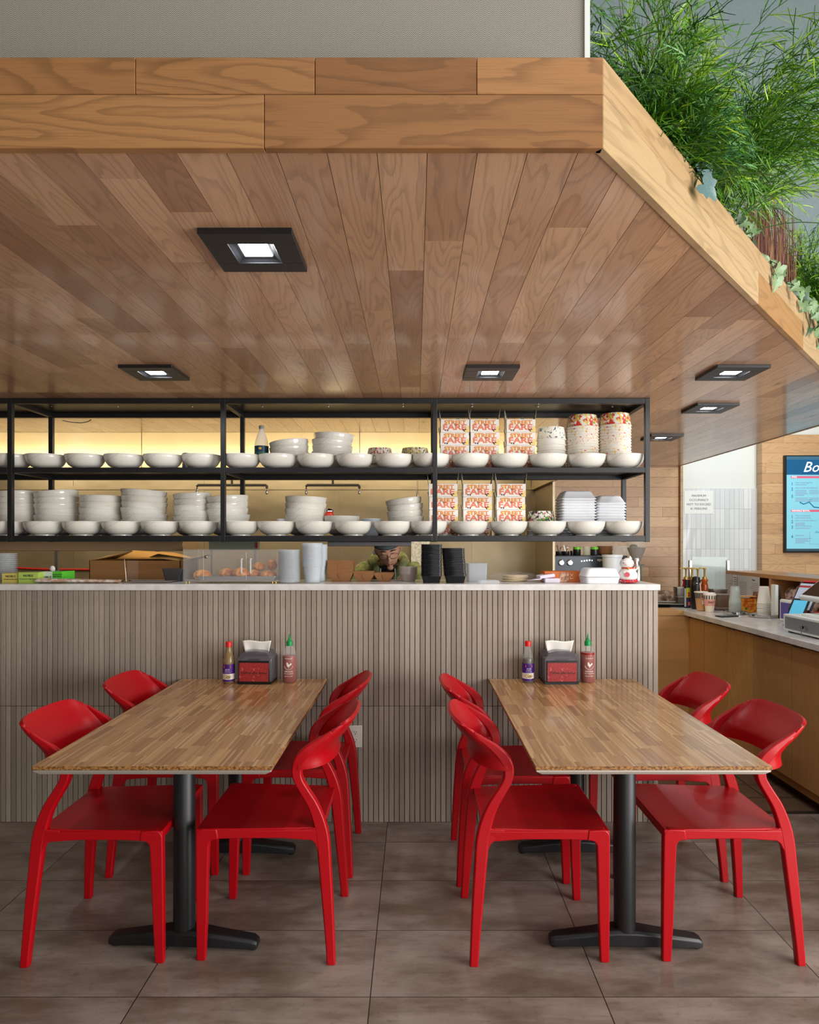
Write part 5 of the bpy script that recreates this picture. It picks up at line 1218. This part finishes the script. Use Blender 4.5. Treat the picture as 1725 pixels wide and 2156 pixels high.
zz = lambda py: Z(py, yg)
G().lathe([(.024, zz(1187)), (.034, zz(1182)), (.066, zz(1160)), (.080, zz(1145)), (.082, zz(1137))], 32, (-.006, 0, 0), cap0=False, cap1=False).obj('hopper', mat('hopper_clear', (226, 222, 214), .05, alpha=.30), gr)
G().lathe([(.022, zz(1187)), (.032, zz(1182)), (.062, zz(1161)), (.072, zz(1153)), (.001, zz(1152))], 28, (-.006, 0, 0)).obj('beans', paint_noise(mat('coffee_beans', (60, 38, 28), .5), (38, 24, 18), (96, 64, 46), 160.), gr)
G().lathe([(.082, zz(1137)), (.086, zz(1136)), (.05, zz(1132))], 28, (-.006, 0, 0)).obj('lid', M_blackp, gr)
G().lathe([(.050, .925), (.055, .95), (.055, 1.08), (.038, 1.10), (.038, zz(1192)), (.030, zz(1187))], 28).obj('grinder_body', M_steel, gr); G().box(.0, .055, -.006, .006, zz(1191), zz(1188)).obj('lever', M_blackp, gr)
G().box(-.09, .09, -.1, .14, .9245, .926).obj('mat', M_blackp, gr); G().box(-.06, .0, -.03, .03, zz(1170), zz(1146)).obj('dark_bracket', M_blackp, gr, bev=.02)
sh_ = thing('grinder_stand', 'narrow counter block carrying the coffee grinder', 'counter', (0, 0, 0)); G().box(1.55, 2.149, 5.22, 5.469, 0, .888).box(1.55, 2.104, 5.21, 5.469, .889, .924).obj('block', M_cab, sh_)
wb_ = thing('white_bucket', 'white plastic bucket behind the cat figurine', 'bucket', (X(1289.5, 5.36), 5.36, .925)); hb = Z(1168, 5.36)-.925
G().lathe([(.060, 0), (.078, hb-.02), (.083, hb-.018), (.083, hb), (.078, hb)], 28).obj('bucket_wall', mat('bucket_white', (226, 232, 238), .35), wb_)

# menu screen and occupancy notice
tv = thing('menu_screen', 'portrait menu screen headed Bowls on the wooden wall', 'menu screen', (X(1649, YT), YT, Z(1164, YT))); tw_, th_ = .62, Z(959.5, YT)-Z(1164, YT)
G().box(0, tw_, -.035, -.001, 0, th_).obj('bezel', M_blackp, tv, bev=.002)
def scr(name, x0, x1, z0, z1, c, e, dy, es): G().box(x0, x1, -.0352-dy, -.035, z0, z1).obj(name, mat(name+str(c), c, .12, emit=c, es=es), tv, smooth=0)
scr('screen', .020, tw_-.02, .022, th_-.012, (128, 196, 214), 0, .0006, .40)
scr('header_band', .020, tw_-.02, th_*.80, th_*.955, (22, 86, 130), 0, .0012, .35); scr('top_band', .020, tw_-.02, th_*.955, th_-.012, (60, 104, 130), 0, .0012, .3); scr('footer_band', .020, tw_-.02, .022, .045, (60, 84, 96), 0, .0012, .2)
for z in (.765, .420): scr('section_bar', .065, tw_-.06, th_*z, th_*(z+.022), (206, 96, 120), 0, .0012, .4)
M_st = mat('screen_text_blue', (34, 110, 150), .3, emit=(34, 110, 150), es=.3); M_sw = mat('screen_text_white', (240, 248, 250), .3, emit=(240, 248, 250), es=.8); M_sp = mat('screen_text_mauve', (130, 140, 170), .3, emit=(130, 140, 170), es=.4)
def st(s_, sz, m, x, z, al='LEFT', shear=0.): text('lettering', s_, sz, m, tv, (x, -.0375, th_*z), align=al, shear=shear)
st('Bowls', .155, M_sw, .19, .875, 'LEFT', .35)
st('PHO', .026, M_sw, .075, .776); st('NOODLE BOWL', .026, M_sw, .075, .431)
for n_, s_, z_ in (('1', 'PICK YOUR BROTH', .705), ('2', 'PICK YOUR PROTEINS (2)', .652), ('3', 'UPGRADE', .578), ('1', 'PICK YOUR BASE', .368), ('2', 'PICK YOUR PROTEIN (1)', .318), ('3', 'PICK YOUR SAUCE', .262), ('4', 'UPGRADE', .165)):
    st(n_, .048, M_st, .066, z_); st(s_, .021, M_sp, .112, z_+.012)
g = G()
for z_ in (.695, .636, .620, .604, .558, .542, .526, .355, .302, .288, .25, .146, .131, .116, .101):
    g.box(.112, .112+.10+.08*random.random(), -.0372, -.0366, th_*z_, th_*z_+.006)
    if .5 < z_ < .64: g.box(.26, .36, -.0372, -.0366, th_*z_, th_*z_+.006)
g.obj('printed_lines', M_sp, tv, smooth=0)
g = G(); g.sweep([(.16, -.0365, th_*.52), (.20, -.0365, th_*.50), (.26, -.0365, th_*.52), (.31, -.0365, th_*.47), (.40, -.0365, th_*.46)], .006, 6); g.obj('swoosh', M_st, tv)
g = G()
for a in ((.265, .268, .09, .215), (.265, .5, .088, .091), (.265, .28, .213, .216)): g.box(a[0], a[1], -.0372, -.0366, th_*a[2], th_*a[3] if a[3]-a[2] > .01 else th_*a[2]+.003)
g.obj('note_frame', M_sp, tv, smooth=0); st('Our', .030, M_st, .32, .213, shear=.3)
nt = thing('occupancy_notice', 'laminated maximum occupancy notice on the white tiles', 'notice', (X(1472, 7.23), 7.2335, Z(1057.5, 7.23)))
G().box(-.157, .157, -.002, 0, -.125, .125).obj('sheet', mat('notice_paper', (236, 240, 236), .3), nt, smooth=0)
text('lettering', 'MAXIMUM\nOCCUPANCY\nNOT TO EXCEED\n41 PERSONS', .034, mat('notice_ink', (90, 100, 96), .5), nt, (0, -.003, 0), space=1.38)

# ================================================================== PLANTING ON THE SOFFIT
def leafmat(name, c0, c1, c2):
    m = mat(name, c0, .45); t = NT(m); tn = t.attr('tone')
    c = t.mix(t.ss(tn, 0., .6), lin(c0), lin(c1)); t.color(t.mix(t.ss(tn, .6, 1.), c, lin(c2)))
    return m
M_fern = leafmat('fern_green', (18, 54, 8), (74, 132, 14), (158, 192, 32))
M_fern2 = leafmat('fern_bluegreen', (26, 70, 40), (64, 118, 66), (110, 160, 90))
M_stem = mat('plant_stem', (58, 92, 40), .5)
def base(s_, n_, z=2.40): return Vector((CX0+DX*s_+NX*n_, YF+DY*s_+NY*n_, z))
def ribbon(g, pts, w0, w1, side):
    n = len(pts)-1; prev = None
    for k, p in enumerate(pts):
        w = w0+(w1-w0)*k/n; a, b = g.av(p-side*w/2), g.av(p+side*w/2)
        if prev: g.af((prev[0], prev[1], b, a))
        prev = (a, b)
def fern(name, lab, pos, n, L, seed, mt, spread, toward=None, updown=(.2, 1.2), droop=1., dens=1., tone0=0., zmin=2.52, out=.13):
    rn = random.Random(seed); ok = lambda q: (q.z+pos.z > zmin and (q.x+pos.x-CX0)*NX+(q.y+pos.y-YF)*NY > -out and q.y+pos.y > 1.58) or (rn.random() < .012 and q.z+pos.z > 2.36)
    t_ = thing(name, lab, 'plant', pos, 0, 'artificial ferns on the soffit'); gs = G(); gl_ = G()
    for k in range(n):
        az = rn.uniform(0, 2*pi) if toward is None else rn.gauss(toward, spread); el = rn.uniform(*updown); l_ = L*rn.uniform(.55, 1.1)
        d = Vector((cos(az)*cos(el), sin(az)*cos(el), sin(el))); p = Vector((rn.uniform(-.05, .05), rn.uniform(-.05, .05), 0)); pts = [p.copy()]; N = 14
        for j in range(N):
            d = (d+Vector((rn.gauss(0, .05), rn.gauss(0, .05), -.13*droop*(.35+j/N*1.3)))).normalized(); p = p+d*l_/N; pts.append(p.copy())
        while len(pts) > 4 and not ok(pts[-1]): pts.pop()
        if len(pts) < 8: continue
        N = len(pts)-1
        gs.sweep(pts, [.0028*(1-.7*j/N) for j in range(N+1)], 4, cap=False)
        ft = rn.gauss(.38, .16)+tone0; m_ = int(17*dens)
        for q in range(m_):
            f = .22+.78*(q+.5)/m_; i = min(int(f*N), N-1); o_ = pts[i].lerp(pts[i+1], f*N-i); dd = (pts[i+1]-pts[i]).normalized()
            rv = Vector((rn.gauss(0, 1), rn.gauss(0, 1), rn.gauss(0, 1))); sd = dd.cross(rv).normalized(); bl = l_*rn.uniform(.16, .30)*(1.1-.45*f)
            e = (dd*.8+sd*.75).normalized(); bp = [o_]; b_ = o_
            for j in range(4): e = (e+Vector((0, 0, -.17*droop))+dd*.08+Vector((rn.gauss(0, .05),)*3)).normalized(); b_ = b_+e*bl/4; bp.append(b_)
            if not ok(bp[-1]) or not ok(bp[2]): continue
            side = e.cross(rv).normalized(); gl_.ct = min(1, max(0, ft+rn.gauss(0, .12)+.25*f-.1)); ribbon(gl_, bp, .0032, .0022, side)
            for j in range(1, 5):
                for sg in (-1, 1):
                    u_ = (bp[j]-bp[j-1]).normalized(); h_ = bp[j-1].lerp(bp[j], rn.random()); v_ = (u_+side*sg*rn.uniform(.35, .65)+Vector((0, 0, -.1))).normalized(); tl = bl*rn.uniform(.25, .48)
                    mid = h_+v_*tl*.5; end = mid+(v_+u_*.5+Vector((0, 0, -.15*droop))).normalized()*tl*.5
                    s2 = v_.cross(Vector((rn.gauss(0, 1), rn.gauss(0, 1), .3))).normalized(); gl_.ct = min(1, max(0, gl_.ct+rn.gauss(.02, .05))); ribbon(gl_, [h_, mid, end], .0030, .0018, s2)
    gs.obj('stems', M_stem, t_, smooth=60); gl_.obj('foliage', mt, t_, attrs=True, smooth=0)
    return t_
fern('hanging_fern', 'dark fern at the left end of the planter, beside the herringbone wall', base(.10, .20), 80, .55, 21, M_fern, .9, R(70), (.5, 1.5), .9, 1.2, -.30, 2.48)
fern('hanging_fern', 'tall bright fern above the soffit corner', base(.50, .14), 120, .66, 5, M_fern, 1.5, R(20), (.5, 1.5), 1.25, 1.3, .0, 2.47, .10)
fern('hanging_fern', 'large arching fern over the middle of the angled edge', base(.98, .14), 130, .80, 9, M_fern, .85, R(-5), (.35, 1.35), 1.3, 1.3, .04, 2.62, .34)
fern('hanging_fern', 'blue-green fern in the middle of the big ferns', base(.55, .08), 50, .40, 15, M_fern2, 1.2, R(-20), (.4, 1.3), 1., 1.2, .1, 2.48, .12)
fern('hanging_fern', 'low bright fern beside the ivy at the right edge', base(2.50, .08, 2.44), 150, .74, 33, M_fern, 2., R(20), (.5, 1.5), 1.2, 1.1, .10, 2.44, .06)
fern('hanging_fern', 'fern beyond the low bright one, at the planter end', base(2.95, .10, 2.42), 60, .70, 35, M_fern, 2., R(20), (.5, 1.4), 1.1, 1., .05, 2.44, .06)

M_grass = leafmat('dry_grass', (92, 56, 52), (134, 78, 70), (168, 138, 90))
def grass(lab, pos, n, h0, seed, sp, w=.16):
    rn = random.Random(seed); t_ = thing('dried_grass', lab, 'plant', pos, 0, 'dried grasses on the soffit'); g = G()
    for k in range(n):
        s_ = rn.uniform(-w, w); q = rn.uniform(-.05, .05); b_ = Vector((DX*s_+NX*q, DY*s_+NY*q, 0)); h_ = h0*rn.uniform(.55, 1.05); lx = rn.gauss(0, sp)+s_/w*sp*.8
        pts = []
        for j in range(7): f = j/6; pts.append(b_+Vector((lx*h_*f**1.3*DX, lx*h_*f**1.3*DY, h_*f))+Vector((rn.gauss(0, .0025), 0, 0)))
        g.ct = rn.random(); g.sweep(pts, [.0027*(1-.75*j/6) for j in range(7)], 4, cap=False)
    g.obj('blades', M_grass, t_, attrs=True, smooth=60); return t_
grass('dense clump of reddish dried grass behind the angled edge', base(1.86, .12), 240, .62, 3, .10, .32)
grass('sparser clump of reddish dried grass right of the dense one', base(2.45, .14), 80, .60, 4, .12, .22)
grass('few leaning dried stems at the right edge of the photo', base(2.85, .12), 14, .55, 6, .35, .06)
grass('dried stems rising between the big ferns', base(.95, .20), 26, .95, 8, .15, .12)

M_ivy = mat('ivy_green', (70, 104, 74), .4); M_ivyl = mat('ivy_pale', (138, 164, 132), .4); M_ivyb = mat('ivy_bluish', (104, 136, 134), .4); M_ivyd = mat('ivy_dark', (34, 64, 36), .4)
paint_noise(M_ivy, (56, 92, 52), (120, 146, 98), 60.); paint_noise(M_ivyl, (72, 112, 74), (146, 168, 118), 50.); paint_noise(M_ivyb, (66, 98, 98), (112, 140, 138), 60.); paint_noise(M_ivyd, (24, 52, 28), (60, 92, 50), 60.)
def leaf_mesh(size):
    out = [(0, 0), (.16, -.16), (.42, -.22), (.50, -.02), (.40, .16), (.46, .38), (.24, .44), (.14, .70), (0, .92), (-.14, .70), (-.24, .44), (-.46, .38), (-.40, .16), (-.50, -.02), (-.42, -.22), (-.16, -.16)]
    g = G(); zf = lambda u, v: size*(.16*abs(u)*1.6-.22*(v-.3)**2)
    c = g.av((0, size*.28, zf(0, .28)+.02*size)); i = [g.av((u*size, v*size, zf(u, v))) for u, v in out]
    for k in range(len(i)): g.af((c, i[k], i[(k+1) % len(i)]))
    return g
LM = {}
def ivy(lab, s0, s1, n, seed, mats, size, over=.10, up=.03):
    rn = random.Random(seed); b0 = base((s0+s1)/2, 0, ZF); t_ = thing('ivy_plant', lab, 'plant', b0, 0, 'ivy along the angled edge'); 
    vine = []
    for k in range(n):
        f = (k+.5)/n; s_ = s0+(s1-s0)*f+rn.uniform(-.02, .02); q = rn.uniform(-over*.25, .04); zz = rn.uniform(-over*.6, up)
        if q > 0: zz = abs(zz)*.7+.012
        p = base(s_, q-.018 if q < 0 else q, ZF+zz)-b0; vine.append(p); m = rn.choice(mats)
        if m not in LM: LM[m] = leaf_mesh(1.).mesh('leaf', m, 60)
        o_ = link('leaf', LM[m], t_, p, (0, 0, 0)); sc = size*rn.uniform(.7, 1.15); o_.scale = (sc,)*3
        dirn = Vector((rn.uniform(-.1, .7), -1, rn.uniform(-.8, .1))).normalized(); o_.rotation_euler = (dirn.to_track_quat('Z', 'Y') @ Matrix.Rotation(rn.uniform(pi*.55, pi*1.45), 3, 'Z').to_quaternion()).to_euler()
    vine.sort(key=lambda p: p.x)
    if len(vine) > 1: G().sweep(vine, .0016, 6).obj('vine', M_stem, t_)
    return t_
ivy('blue-green ivy leaves on the corner fascia below the big ferns', .525, .61, 5, 2, [M_ivyb], .062)
ivy('dark ivy trailing along the fascia before the dried grass', 0.93, 1.24, 14, 4, [M_ivyd, M_ivy], .040, .03)
ivy('pale ivy leaves right of the dried grass', 1.34, 1.46, 7, 6, [M_ivyl], .052)
ivy('variegated ivy below the low bright fern', 1.60, 1.92, 12, 8, [M_ivy, M_ivyl, M_ivyd], .048)
ivy('large ivy cluster at the right edge of the photo', 1.92, 2.55, 44, 10, [M_ivy, M_ivyl, M_ivyd, M_ivy], .060, .20, .07)

# ================================================================== COOK
M_skin = mat('skin', (226, 172, 142), .5); M_hoodie = paint_noise(mat('olive_hoodie', (98, 104, 68), .85), (112, 120, 76), (140, 148, 102), 30.); M_hair = mat('dark_hair', (34, 26, 24), .5)
px_, py_ = X(817, 4.22), 4.22
ck = thing('person', 'cook in an olive hoodie bending over the pass, head bowed, wearing glasses', 'person', (px_, 4.22, 0))
hz = Z(1157, 4.22)
Hm = Matrix.Translation((0, 0, hz)) @ Matrix.Rotation(R(30), 4, 'X') @ Matrix.Rotation(R(-5), 4, 'Y') @ Matrix.Rotation(R(6), 4, 'Z')
g = G(); g.M = Hm
def headf(p):
    x, y, z = p; k = 1-.26*max(0, -z-.02)/.10; x *= k
    if z < -.03 and y > 0: y *= .80
    if y < 0: y *= 1-.10*max(0, z/.11)
    if y < -.05 and abs(x) < .05 and .0 < z < .03: y += .006
    return (x, y, z)
g.ball((0, 0, 0), (.076, .095, .116), 32, 24, headf)
g.sweep([(0, -.088, .015), (0, -.100, -.012), (0, -.108, -.026), (0, -.095, -.033)], [(.007, .006), (.010, .008), (.015, .010), (.012, .006)], 10)
for s in (-1, 1): g.ball((s*.078, .008, -.005), (.009, .018, .030), 10, 8); g.ball((s*.030, -.079, .018), (.014, .010, .010), 12, 8)
g.sweep([(0, -.086, -.058), (0, -.087, -.066)], [(.020, .007), (.018, .007)], 10); g.ball((0, -.070, -.095), (.022, .018, .016), 12, 8)
g.M = None
nb = Hm @ Vector((0, .03, -.09))
g.sweep([tuple(nb+Vector((0, -.01, .03))), tuple(nb), (0, .19, hz-.10)], [.050, .052, .060], 16)
TS = [((0, .19, hz-.10), (.07, .06)), ((0, .22, hz-.13), (.17, .08)), ((0, .27, hz-.22), (.175, .10)), ((0, .34, hz-.34), (.15, .095)), ((0, .42, .93), (.155, .10)), ((0, .44, .84), (.16, .10))]
g.sweep([a for a, b in TS], [b for a, b in TS], 20, up=(0, -1, .5))
ARM = {}
for s in (-1, 1):
    sh = Vector((s*.175, .22, hz-.13)); elb = Vector((s*.245, .06, hz-.30)); wr = Vector((s*.10, -.085, 1.035)); ARM[s] = (sh, elb, wr)
    g.sweep([tuple(sh), tuple(sh.lerp(elb, .5)), tuple(elb), tuple(elb.lerp(wr, .3)), tuple(wr)], [.050, .045, .038, .036, .025], 12)
    fd = (wr-elb).normalized(); pc = wr+fd*.045; lat = Vector((1, 0, 0))
    g.sweep([tuple(wr), tuple(wr+fd*.03), tuple(wr+fd*.085)], [(.024, .017), (.036, .015), (.038, .012)], 12, up=(0, -.3, 1))
    for k, (o_, L_) in enumerate(((-.030, .062), (-.010, .072), (.010, .068), (.029, .052))):
        b_ = wr+fd*.082+lat*o_; g.sweep([tuple(b_), tuple(b_+fd*L_*.45+Vector((0, -.004, -.004))), tuple(b_+fd*L_*.75+Vector((0, 0, -.016))), tuple(b_+fd*L_*.85+Vector((0, .004, -.030)))], [.0088, .0084, .0078, .0065], 8)
    b_ = wr+fd*.03-lat*s*.026; g.sweep([tuple(b_), tuple(b_-lat*s*.028+fd*.024), tuple(b_-lat*s*.034+fd*.05+Vector((0, 0, -.008)))], [.0110, .0100, .0080], 8)
    lg = [(s*.085, .44, .86), (s*.095, .42, .50), (s*.10, .45, .10), (s*.10, .44, .05)]; g.sweep(lg, [.082, .058, .040, .040], 14); g.sweep([(s*.10, .47, .045), (s*.10, .40, .042), (s*.105, .30, .030)], [(.042, .042), (.044, .036), (.040, .026)], 12)
bd_ = g.obj('body', M_skin, ck, smooth=0); q = bd_.modifiers.new('remesh', 'REMESH'); q.mode = 'VOXEL'; q.voxel_size = .0042; q.use_smooth_shade = True
q = bd_.modifiers.new('smooth', 'SMOOTH'); q.factor = .5; q.iterations = 4
g = G()
TH = [((0, .165, hz-.085), (.085, .075)), ((0, .215, hz-.115), (.180, .095)), ((0, .27, hz-.22), (.20, .125)), ((0, .34, hz-.34), (.185, .125)), ((0, .42, .95), (.19, .13)), ((0, .44, .80), (.19, .13))]
g.sweep([a for a, b in TH], [b for a, b in TH], 24, up=(0, -1, .5))
for s in (-1, 1):
    sh, elb, wr = ARM[s]; g.sweep([tuple(sh+Vector((-s*.03, .01, .0))), tuple(sh.lerp(elb, .4)), tuple(elb+Vector((0, .0, -.005))), tuple(elb.lerp(wr, .5)), tuple(elb.lerp(wr, .86))], [.068, .064, .056, .050, .042], 14)
    g.sweep([(s*.035, .235, hz-.035), (s*.085, .17, hz-.045), (s*.105, .08, hz-.075), (s*.075, .01, hz-.125), (s*.025, .03, hz-.20)], [(.030, .026), (.034, .03), (.034, .030), (.028, .024), (.018, .016)], 12)
hd_ = g.obj('hoodie', M_hoodie, ck, smooth=0); q = hd_.modifiers.new('remesh', 'REMESH'); q.mode = 'VOXEL'; q.voxel_size = .008; q.use_smooth_shade = True
q = hd_.modifiers.new('smooth', 'SMOOTH'); q.factor = .6; q.iterations = 6
g = G(); g.grid(lambda u, v: ((u-.5)*.13*(1-v*.75), .025+.045*v-.012*cos((u-.5)*3), hz-.105-.115*v), 8, 6); g.obj('black_shirt', M_ink, ck, solid=.02, smooth=60)
for s in (-1, 1): G().sweep([(s*.045, -.005, hz-.12), (s*.048, -.012, hz-.17), (s*.04, -.005, hz-.23)], .0035, 8).obj('drawstring', mat('cord_white', (206, 206, 206), .6), ck)
g = G(); g.M = Hm
g.ball((0, .012, .028), (.084, .096, .104), 30, 18, lambda p: (p[0], p[1] if p[1] > -.066+.0 else -.066-(abs(p[1])-.066)*.2, max(p[2], .045 if p[1] < 0 else -.05)))
g.ball((.075, .07, .03), (.045, .045, .045), 14, 10, lambda p: (p[0]+.015*mnoise.noise(Vector(p)*30), p[1]+.015*mnoise.noise(Vector(p)*30+Vector((3, 0, 0))), p[2]+.015*mnoise.noise(Vector(p)*30+Vector((0, 5, 0)))))
g.obj('hair', M_hair, ck, smooth=70)
g = G(); g.M = Hm; g.lathe([(.0862, .050), (.0872, .064), (.084, .080)], 30, (0, .003, 0), cap0=False, cap1=False, sy=1.12); g.obj('headband', mat('headband_grey', (104, 116, 124), .7), ck, solid=.003)
g = G(); g.M = Hm
for s in (-1, 1):
    ring = [(s*.033+.027*cos(a), -.101+.010*abs(s*.033+.027*cos(a))/.05, .004+.020*sin(a)) for a in [2*pi*k/20 for k in range(21)]]; g.sweep(ring, .0013, 6, cap=False); g.sweep([(s*.060, -.090, .008), (s*.078, -.04, .008), (s*.082, .015, .004)], .0016, 6)
g.sweep([(-.008, -.106, .008), (.008, -.106, .008)], .0018, 6); g.obj('glasses', mat('glasses_frame', (60, 50, 48), .2, .4), ck)
g = G(); g.M = Hm
for s in (-1, 1): g.sweep([(s*.014, -.0885, .036), (s*.032, -.0885, .041), (s*.050, -.078, .036)], [(.002, .003), (.003, .004), (.002, .002)], 8)
g.obj('eyebrows', M_hair, ck)
g = G(); g.M = Hm; g.sweep([(-.024, -.084, -.060), (0, -.0925, -.0605), (.024, -.084, -.060)], [(.002, .002), (.004, .006), (.002, .002)], 10); g.obj('lips', mat('lips', (170, 92, 84), .45), ck)
g = G(); g.ball((-.088, .0, hz-.02), (.008, .012, .016), 10, 8); g.obj('ear_phone', M_white, ck)
for s in (-1, 1):
    G().sweep([(s*.082, .44, .90), (s*.09, .43, .50), (s*.10, .455, .06)], [(.105, .11), (.080, .085), (.065, .07)], 18).obj('trouser_leg', mat('black_trousers', (30, 30, 34), .8), ck, smooth=60)
pt = thing('prep_table', 'steel prep table standing behind the pass', 'table', (0, 0, 0))
G().box(-2.9, 1.0, 3.885, 4.285, .905, .947).obj('worktop', M_steel, pt, bev=.003)
for x in (-2.85, -.95, .95): G().box(x-.02, x+.02, 3.92, 3.96, 0, .905).obj('leg', M_steel, pt); G().box(x-.02, x+.02, 4.22, 4.26, 0, .905).obj('leg', M_steel, pt)
